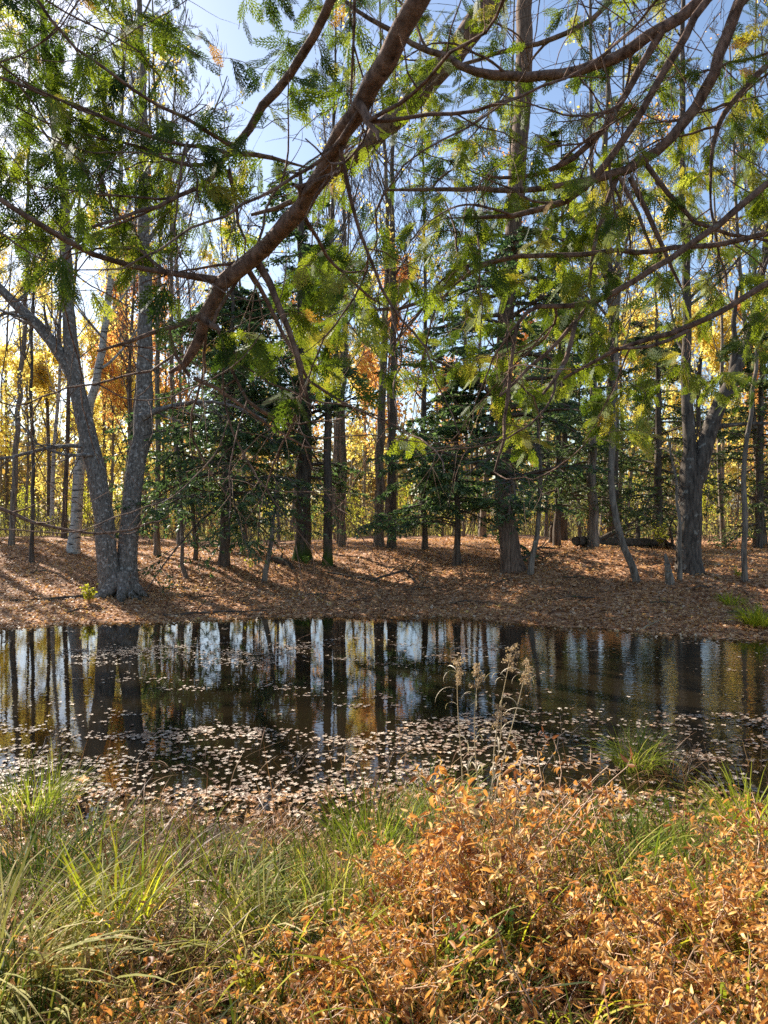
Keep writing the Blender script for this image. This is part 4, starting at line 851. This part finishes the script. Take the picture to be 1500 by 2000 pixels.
# ------------------------------------------------------------------ overhanging cedars
def px3(pts):  # (px,py,Y,width px)
    a = np.array([P(q[0], q[1], q[2]) for q in pts]); wd = np.array([q[3] / F * q[2] / 2 for q in pts]); return a, wd
def smooth_path(a, wd, step=.07, jit=.004, r=None):
    s = np.concatenate([[0], np.cumsum(np.linalg.norm(np.diff(a, axis=0), axis=1))]); n = max(5, int(s[-1] / step)); u = np.linspace(0, s[-1], n)
    b_ = np.stack([np.interp(u, s, a[:, k]) for k in range(3)], 1); rd = np.interp(u, s, wd)
    for _ in range(3): b_[1:-1] = (b_[:-2] + 2 * b_[1:-1] + b_[2:]) / 4
    b_[1:-1] += (r or rng).normal(0, jit, (n - 2, 3)); return b_, rd
TA = np.array([1.1, -.9]); TB = np.array([3.4, 2.0])
limbsA = [
 ('thick bare reddish limb slanting down from top centre to its broken tip', [(TA[0], TA[1], 4.6, .06), (.55, .9, 3.9, .04)], [(835, -30, 1.55, 56), (775, 90, 1.65, 54), (705, 190, 1.75, 50), (655, 300, 1.9, 46), (592, 400, 2.05, 44), (532, 480, 2.2, 42), (482, 515, 2.3, 42), (430, 548, 2.35, 40), (412, 590, 2.4, 36), (392, 622, 2.4, 38), (404, 655, 2.42, 28), (380, 690, 2.45, 27), (372, 722, 2.46, 24), (350, 738, 2.47, 12), (330, 728, 2.48, 7)]),
 (None, None, [(396, 622, 2.4, 22), (418, 640, 2.36, 14), (432, 648, 2.34, 7)]),
 (None, None, [(600, 388, 2.05, 22), (582, 372, 2.0, 14), (572, 360, 1.98, 8)]),
 (None, None, [(700, 200, 1.75, 24), (725, 240, 1.72, 14), (740, 275, 1.7, 6)]),
 (None, None, [(430, 548, 2.35, 20), (350, 532, 2.3, 13), (215, 520, 2.2, 12), (150, 488, 2.1, 13), (60, 420, 2.0, 13), (-20, 375, 1.95, 12), (-160, 300, 1.9, 9)]),
 (None, None, [(398, 615, 2.4, 16), (370, 622, 2.35, 12), (300, 650, 2.3, 10), (235, 665, 2.25, 8), (190, 686, 2.2, 6)]),
 (None, None, [(500, 508, 2.3, 22), (540, 570, 2.3, 15), (568, 650, 2.3, 14), (590, 720, 2.35, 11), (606, 795, 2.35, 6)]),
 (None, None, [(480, 520, 2.3, 14), (530, 590, 2.4, 9), (590, 740, 2.4, 8), (640, 790, 2.45, 7), (700, 800, 2.5, 5), (760, 830, 2.5, 3)]),
 (None, None, [(370, 735, 2.45, 10), (340, 715, 2.4, 9), (322, 672, 2.4, 9), (330, 635, 2.4, 6)]),
 (None, None, [(378, 738, 2.45, 10), (440, 760, 2.5, 8), (490, 800, 2.5, 7), (545, 860, 2.55, 6), (600, 888, 2.6, 4), (640, 880, 2.6, 3)]),
 ('dark forked limb curving down left of the thick bare limb', [(TA[0], TA[1], 5.2, .05), (.2, 1.1, 4.6, .03)], [(670, -30, 2.0, 24), (605, 85, 2.1, 23), (560, 142, 2.2, 22), (500, 232, 2.3, 21), (455, 290, 2.35, 19), (443, 338, 2.35, 13), (345, 390, 2.3, 10), (240, 425, 2.2, 9), (150, 455, 2.1, 6)]),
 (None, None, [(455, 285, 2.35, 13), (400, 252, 2.3, 9), (330, 215, 2.2, 8), (200, 140, 2.1, 8), (140, 90, 2.05, 7), (60, -20, 2.0, 7)]),
 (None, None, [(455, 300, 2.35, 12), (520, 302, 2.5, 10), (560, 304, 2.5, 7), (610, 330, 2.6, 4)]),
 (None, None, [(450, 300, 2.35, 10), (360, 288, 2.25, 8), (200, 230, 2.15, 8), (90, 180, 2.05, 7), (-30, 140, 2.0, 6)]),
 (None, None, [(446, 330, 2.35, 10), (456, 400, 2.4, 8), (480, 470, 2.45, 5)]),
]
limbsB = [
 ('thick shaggy leaning stem crossing behind the bare limb at top centre', [(TB[0], TB[1], 7.4, .09), (2.2, 3.0, 6.4, .08)], [(985, -30, 3.9, 54), (900, 90, 3.95, 52), (820, 182, 4.0, 48), (742, 262, 4.0, 44), (690, 310, 4.0, 30), (610, 372, 4.05, 18), (560, 400, 4.1, 12), (490, 420, 4.1, 7)]),
 ('long limb sagging across the upper right towards the centre', [(TB[0], TB[1], 5.4, .045), (2.2, 2.6, 4.9, .035)], [(1400, -20, 2.9, 28), (1290, 62, 2.9, 27), (1200, 110, 2.95, 25), (1150, 138, 3.0, 23), (1050, 150, 3.0, 22), (972, 157, 3.0, 20), (900, 130, 3.0, 16), (800, 80, 3.0, 12), (690, 20, 3.0, 9), (640, -30, 3.0, 7)]),
 (None, None, [(1292, 62, 2.9, 20), (1242, 150, 2.95, 17), (1175, 262, 3.0, 15), (1110, 330, 3.05, 13), (1050, 352, 3.1, 10), (940, 340, 3.1, 6)]),
 ('slender limb running down left through the upper right foliage', [(TB[0], TB[1], 5.0, .04), (2.1, 2.4, 4.4, .03)], [(1385, -20, 2.7, 18), (1300, 142, 2.75, 17), (1242, 230, 2.8, 16), (1200, 300, 2.85, 16), (1150, 372, 2.9, 16), (1080, 400, 2.95, 14), (1012, 425, 3.0, 12), (900, 425, 3.05, 6)]),
 ('dark limb curving down from the upper right to a knot of branches', [(TB[0], TB[1], 4.9, .05), (2.3, 2.5, 4.4, .04)], [(1447, -20, 3.0, 27), (1410, 100, 3.0, 26), (1372, 200, 3.05, 25), (1312, 272, 3.1, 23), (1245, 330, 3.15, 22), (1198, 342, 3.2, 20), (1120, 362, 3.2, 14), (1000, 372, 3.25, 12), (850, 370, 3.3, 9), (750, 372, 3.3, 5)]),
 (None, None, [(1205, 345, 3.2, 14), (1175, 420, 3.2, 11), (1160, 470, 3.2, 9), (1150, 560, 3.2, 7)]),
 (None, None, [(1230, 345, 3.15, 12), (1290, 480, 3.2, 10), (1330, 560, 3.2, 6)]),
 (None, None, [(1262, 320, 3.1, 12), (1340, 430, 3.1, 10), (1420, 460, 3.1, 8), (1500, 470, 3.1, 6)]),
 (None, None, [(1210, 345, 3.1, 9), (1250, 420, 3.1, 8), (1275, 490, 3.1, 6)]),
 ('thin limb sloping down left from the right edge to the middle', [(TB[0], TB[1], 4.3, .04), (2.6, 2.4, 3.9, .03)], [(1540, 330, 2.8, 16), (1480, 375, 2.8, 15), (1400, 442, 2.85, 15), (1300, 515, 2.9, 14), (1200, 575, 2.95, 14), (1150, 598, 3.0, 13), (1075, 600, 3.0, 11), (1012, 590, 3.0, 9), (1000, 700, 3.0, 8), (990, 800, 3.0, 8), (984, 862, 3.0, 7), (966, 922, 3.0, 5)]),
 (None, None, [(1150, 598, 3.0, 10), (1080, 690, 3.0, 9), (1010, 720, 3.0, 8), (975, 775, 3.0, 5)]),
 (None, None, [(1130, 602, 3.0, 10), (1110, 720, 2.9, 11), (1060, 770, 2.9, 6)]),
 ('pale limb drooping in from the right edge below the others', [(TB[0], TB[1], 3.9, .035), (2.6, 2.4, 3.2, .025)], [(1540, 520, 2.7, 15), (1450, 588, 2.7, 14), (1345, 645, 2.75, 13), (1250, 662, 2.8, 11), (1200, 690, 2.8, 9), (1165, 705, 2.85, 8), (1100, 740, 2.9, 6)]),
 (None, None, [(1345, 645, 2.75, 9), (1300, 680, 2.75, 8), (1230, 690, 2.8, 7), (1190, 680, 2.8, 5)]),
 ('thin horizontal limb crossing the right half at mid height', [(TB[0], TB[1], 4.2, .03), (2.8, 2.6, 3.7, .025)], [(1540, 455, 3.0, 13), (1480, 462, 3.0, 12), (1400, 478, 3.05, 12), (1250, 492, 3.1, 11), (1080, 500, 3.15, 11), (960, 505, 3.2, 10), (865, 565, 3.25, 9), (790, 607, 3.3, 8), (740, 612, 3.3, 7), (690, 590, 3.3, 5), (640, 620, 3.3, 3)]),
 ('knotted grey branch hanging down at the far right', [(TB[0], TB[1], 4.6, .03), (2.9, 2.8, 4.2, .025)], [(1540, 90, 3.2, 14), (1470, 150, 3.2, 14), (1440, 190, 3.2, 13), (1395, 225, 3.2, 12), (1390, 300, 3.2, 8), (1385, 400, 3.2, 6), (1420, 560, 3.2, 4)]),
 ('thin branch passing behind the tall trunk near the top', [(TB[0], TB[1], 6.4, .03), (2.4, 3.2, 5.6, .02)], [(1250, -60, 3.5, 12), (1180, 20, 3.5, 12), (1090, 78, 3.5, 11), (1000, 95, 3.5, 10), (930, 115, 3.5, 8), (870, 130, 3.5, 8), (820, 190, 3.5, 6)]),
]
# how much cedar foliage each 100-pixel cell of the picture shows (0..9), rows from the top
DEN = ["554222345323337", "887423456633558", "999642347645666", "998766347766666", "666766357888767", "333567667898656", "000278864789978", "000011243689986", "000000010235200"]
def spray(seed):
    """flat feathery cedar spray, 1 unit long, in the XY plane along +X"""
    r = np.random.default_rng(seed); Pl = []; Wl = []
    def ax(p0, d, L, K, bend):
        d = np.array(d, float); pts = [np.array(p0, float)]
        for k in range(K - 1):
            c_, s_ = math.cos(bend), math.sin(bend); d = np.array([d[0] * c_ - d[1] * s_, d[0] * s_ + d[1] * c_, d[2] - .02]); pts.append(pts[-1] + d * L / (K - 1))
        return np.array(pts)
    def ad(p, w_):
        for k in range(len(p) - 1): Pl.append(np.stack([p[k], p[k + 1]])); Wl.append([w_, w_ * (.85 if k < len(p) - 2 else .35)])
    main = ax((0, 0, 0), (1, 0, 0), 1, 7, r.normal(0, .06)); ad(main, .013)
    nb_ = 8
    for j in range(nb_):
        t_ = .1 + .85 * j / nb_; i = min(int(t_ * 6), 5); f_ = t_ * 6 - i; p0 = main[i] * (1 - f_) + main[i + 1] * f_; dm = main[i + 1] - main[i]; dm /= np.linalg.norm(dm)
        for sg in ((1,) if j % 2 else (-1,)) if r.uniform() < .12 else (1, -1):
            a = sg * r.uniform(.6, .85); d = (dm[0] * math.cos(a) - dm[1] * math.sin(a), dm[0] * math.sin(a) + dm[1] * math.cos(a), 0)
            L = .52 * (1 - .72 * t_) * r.uniform(.75, 1.15); sb = ax(p0, d, L, 4, -sg * .1); ad(sb, .0145)
            for q in range(max(2, int(L / .085))):
                u_ = .18 + .78 * q / max(2, int(L / .085)); i2 = min(int(u_ * 3), 2); f2 = u_ * 3 - i2; p1 = sb[i2] * (1 - f2) + sb[i2 + 1] * f2; d1 = sb[i2 + 1] - sb[i2]; d1 /= np.linalg.norm(d1)
                a2 = (1 if q % 2 else -1) * .7; d2 = (d1[0] * math.cos(a2) - d1[1] * math.sin(a2), d1[0] * math.sin(a2) + d1[1] * math.cos(a2), 0)
                tp = ax(p1, d2, .13 * (1 - .5 * u_), 2, 0); ad(tp, .0155)
    Pl = np.array(Pl); Wl = np.array(Wl); T = nrm(Pl[:, 1] - Pl[:, 0]); side = np.stack([-T[:, 1], T[:, 0], 0 * T[:, 0]], 1)
    m_ = MB(); ribbons(m_, Pl, Wl, side, np.zeros(len(Pl))); return np.concatenate(m_.V), m_.Q[0]
SPR = [spray(900 + k) for k in range(4)]
print('spray faces', [len(q) for _, q in SPR])

def cedar(limbs, T_xy, trunk_r, cols, depth, label, seed, nper, off, nsec):
    r = np.random.default_rng(seed)
    gz = float(H(T_xy[0], T_xy[1])); root = empty('cedar_tree', (T_xy[0], T_xy[1], gz), label=label, cat='tree'); o0 = np.array([T_xy[0], T_xy[1], gz])
    tm = MB(); p_, rd = trunk_line(9.5, trunk_r, (0, 0), .03, 24, r, .25); tubes(tm, p_, rd, 14, lump=.06); tm.build('trunk', M['cedar_trunk'], root)
    groups = []; nodes = []; nid = []; nr = []
    for lab, start, pts in limbs:
        a, wd = px3(pts)
        if start:
            st = np.array([s_[:3] for s_ in start]); st[:, 2] = [s_[2] for s_ in start]
            a = np.concatenate([st, a]); wd = np.concatenate([[s_[3] for s_ in start], wd]); groups.append(dict(lab=lab, mb=MB(), fol=MB()))
        b_, rw = smooth_path(a, wd * (.76 if lab and 'thick bare' in lab else .86), r=r); G = groups[-1]
        tubes(G['mb'], b_ - o0, rw, 12 if rw.max() > .02 else 7, lump=.10)
        k0 = len(b_) // 3 if start else 2
        nodes += list(b_[k0:]); nid += [len(groups) - 1] * (len(b_) - k0); nr += list(rw[k0:])
    nodes = np.array(nodes); nid = np.array(nid); nr = np.array(nr)
    # long arching secondary branches
    tanl = nrm(np.gradient(nodes, axis=0))
    for _ in range(nsec):
        i = int(r.integers(len(nodes))); 
        if nodes[i][1] < 1.3 or nr[i] < .002: continue
        d = nrm(tanl[i] * r.uniform(.2, 1) + r.normal(0, .6, 3) * [1, .7, .8] + [0, 0, -.1]); L = r.uniform(.35, 1.1); n = int(L / .06) + 3; pts = [nodes[i]]
        wv = r.normal(0, .12, 3)
        for k in range(n - 1):
            d = nrm(d + wv * .6 + r.normal(0, .14, 3) + [0, 0, -.03]); pts.append(pts[-1] + d * L / n)
        c_ = np.array(pts); rw = np.linspace(min(nr[i] * .7, .0065), .0015, n); G = groups[nid[i]]
        tubes(G['mb'], c_ - o0, rw, 5, lump=.06)
        A_, Ar_ = grow(c_[None], rw[None], 6, .2, 1, -.35, .8, -.1, .2, 6, .6, r, rmin=.001); tubes(G['mb'], A_ - o0, Ar_, 3)
        if min(c_[:, 1]) > 1.5:
            nodes = np.concatenate([nodes, c_[2:]]); nid = np.concatenate([nid, np.full(n - 2, nid[i])]); nr = np.concatenate([nr, rw[2:]]); tanl = np.concatenate([tanl, nrm(np.gradient(c_, axis=0))[2:]])
    # targets for twig tips
    tg = []
    for row in range(-2, 9):
        for col in range(cols[0], cols[1]):
            rr_ = max(row, 0); cc = min(max(col, 0), 14); d_ = int(DEN[rr_][cc])
            if row < 0 or col < 0 or col > 14: d_ *= .5
            n = r.poisson(d_ * nper)
            for _ in range(n):
                Y = depth(col) + r.normal(0, .28); tg.append(P(col * 100 + r.uniform(0, 100), row * 100 + r.uniform(0, 100) - 20, max(Y, 1.5)))
    tg = np.array(tg)
    if off == 0:                                        # the thick limb is bare: nothing grows right against it
        Lp, _ = smooth_path(*px3(limbs[0][2]), step=.05, r=np.random.default_rng(1)); sc_ = lambda a: a[:, [0, 2]] / a[:, 1:2]
        e_ = (tg - [0, 0, EYE]); f_ = (Lp - [0, 0, EYE]); D_ = np.linalg.norm(sc_(e_)[:, None] - sc_(f_)[None], axis=2).min(1); tg = tg[(D_ > .05) | (tg[:, 1] > 2.9)]
    dd = np.array([np.min(np.linalg.norm(nodes - q, axis=1)) for q in tg]); tg = tg[np.argsort(dd)]
    for q in tg:
        dist = np.linalg.norm(nodes - q, axis=1) + np.where(nodes[:, 2] < q[2] - .05, .15, 0)
        i = int(np.argmin(dist)); D = np.linalg.norm(nodes[i] - q)
        if D < .03 or D > 1.2: continue
        n = max(5, int(D / .045)); s = np.linspace(0, 1, n)[:, None]
        mid = (nodes[i] + q) / 2 + r.normal(0, D * .12, 3) + [0, 0, D * .12]
        c_ = (1 - s) ** 2 * nodes[i] + 2 * s * (1 - s) * mid + s ** 2 * q; c_[1:-1] += r.normal(0, .004, (n - 2, 3))
        r0 = min(nr[i] * .6, .0022 + D * .006); rw = np.linspace(r0, .0013, n); G = groups[nid[i]]
        tubes(G['mb'], c_ - o0, rw, 5)
        nodes = np.concatenate([nodes, c_[2:]]); nid = np.concatenate([nid, np.full(n - 2, nid[i])]); nr = np.concatenate([nr, rw[2:]])
        # sprays
        ns = int(r.integers(4, 8)); t_ = r.uniform(.25, 1, ns); t_[0] = 1.0; ii = np.minimum((t_ * (n - 1)).astype(int), n - 2); pos = c_[ii + 0] + (c_[ii + 1] - c_[ii]) * r.uniform(0, 1, (ns, 1))
        td = nrm(c_[ii + 1] - c_[ii]); sdv = nrm(np.cross(td, [0, 0, 1.0]) + 1e-6) * np.where(r.uniform(0, 1, ns) < .5, 1, -1)[:, None]
        ex = nrm(td * .7 + sdv * r.uniform(.1, 1.0, (ns, 1)) + [0, 0, -.55] + r.normal(0, .3, (ns, 3)))
        up_ = r.normal(0, .55, (ns, 3)) + [0, 0, .7] + [0, -.35, 0]; ez = nrm(up_ - ex * (up_ * ex).sum(1, keepdims=True)); ey = np.cross(ez, ex)
        Mx = np.stack([ex, ey, ez], 2); sc = r.uniform(.06, .14, ns) * (1 if off == 0 else 1.05)
        tint = np.clip(r.normal(.4 if off == 0 else .62, .24) + r.normal(0, .12, ns), 0, .98); tint = np.where(r.uniform(0, 1, ns) < .01, 1, tint)  # right cedar's sprays tinted brighter: their backlit look is put into the colour
        for k in range(ns):
            tv, tf = SPR[int(r.integers(4))]; stamp(G['fol'], tv, tf, (pos[k] - o0)[None], Mx[k][None], sc[k], tint[k])
    for G in groups:
        lo = G['mb'].build('limb', M['cedar_bark'], root); lo['label'] = G['lab']
        if G['fol'].n: G['fol'].build('foliage', M['cedar_leaf'], lo)
    return root
cedar(limbsA, TA, .14, (-3, 7), lambda c: 2.5, 'overhanging cedar on the left, its thick bare limb slanting down from top centre', 801, 1.2, 0, 150)
cedar(limbsB, TB, .17, (6, 18), lambda c: 3.4, 'overhanging cedar spreading many arching limbs and green sprays over the right half', 802, 1.22, 1, 190)

# bent bare shoot reaching in from the left edge (part of an off-frame shrub)
a, wd = px3([(-260, 1500, 4.6, 12), (-120, 1100, 4.4, 9), (-40, 975, 4.3, 8), (0, 990, 4.3, 8), (60, 1022, 4.3, 7), (150, 1040, 4.3, 6), (240, 1040, 4.3, 5), (300, 1022, 4.3, 4), (330, 1008, 4.3, 2)])
b_, rw = smooth_path(a, wd, .06, .004)
root = empty('bent_shrub', b_[0], label='bare bent shoot arching in from the left edge above the pond', cat='shrub'); m_ = MB(); tubes(m_, b_ - b_[0], rw, 6)
m_.build('stem', M['cedar_bark'], root); tw2 = MB(); A, Ar = grow((b_ - b_[0])[None], rw[None], 9, .4, .98, .35, .5, .3, .08, 7, .5, rng, rmin=.0012); tubes(tw2, A, Ar, 4); tw2.build('twigs', M['cedar_bark'], root)
bpy.context.view_layer.update()
# look-alikes that can be told apart by their order from left to right say so
dup = {}
for o in C.objects:
    if o.parent is None and o.get('label') and o.get('category') != 'leaf': dup.setdefault(o['label'], []).append(o)
ORD = ['leftmost', 'second', 'third', 'fourth', 'fifth', 'sixth', 'seventh', 'eighth', 'ninth', 'tenth']
for lab, os_ in dup.items():
    if len(os_) < 2: continue
    os_.sort(key=lambda o: o.location.x / o.location.y)
    for i, o in enumerate(os_):
        if i < 10: o['label'] = lab + (', leftmost' if i == 0 else (', rightmost' if i == len(os_) - 1 else f', {ORD[i]} from left'))
for o in C.objects:
    if o.get('label') and len(o['label'].split()) > 16: print('LONG', o['label'])
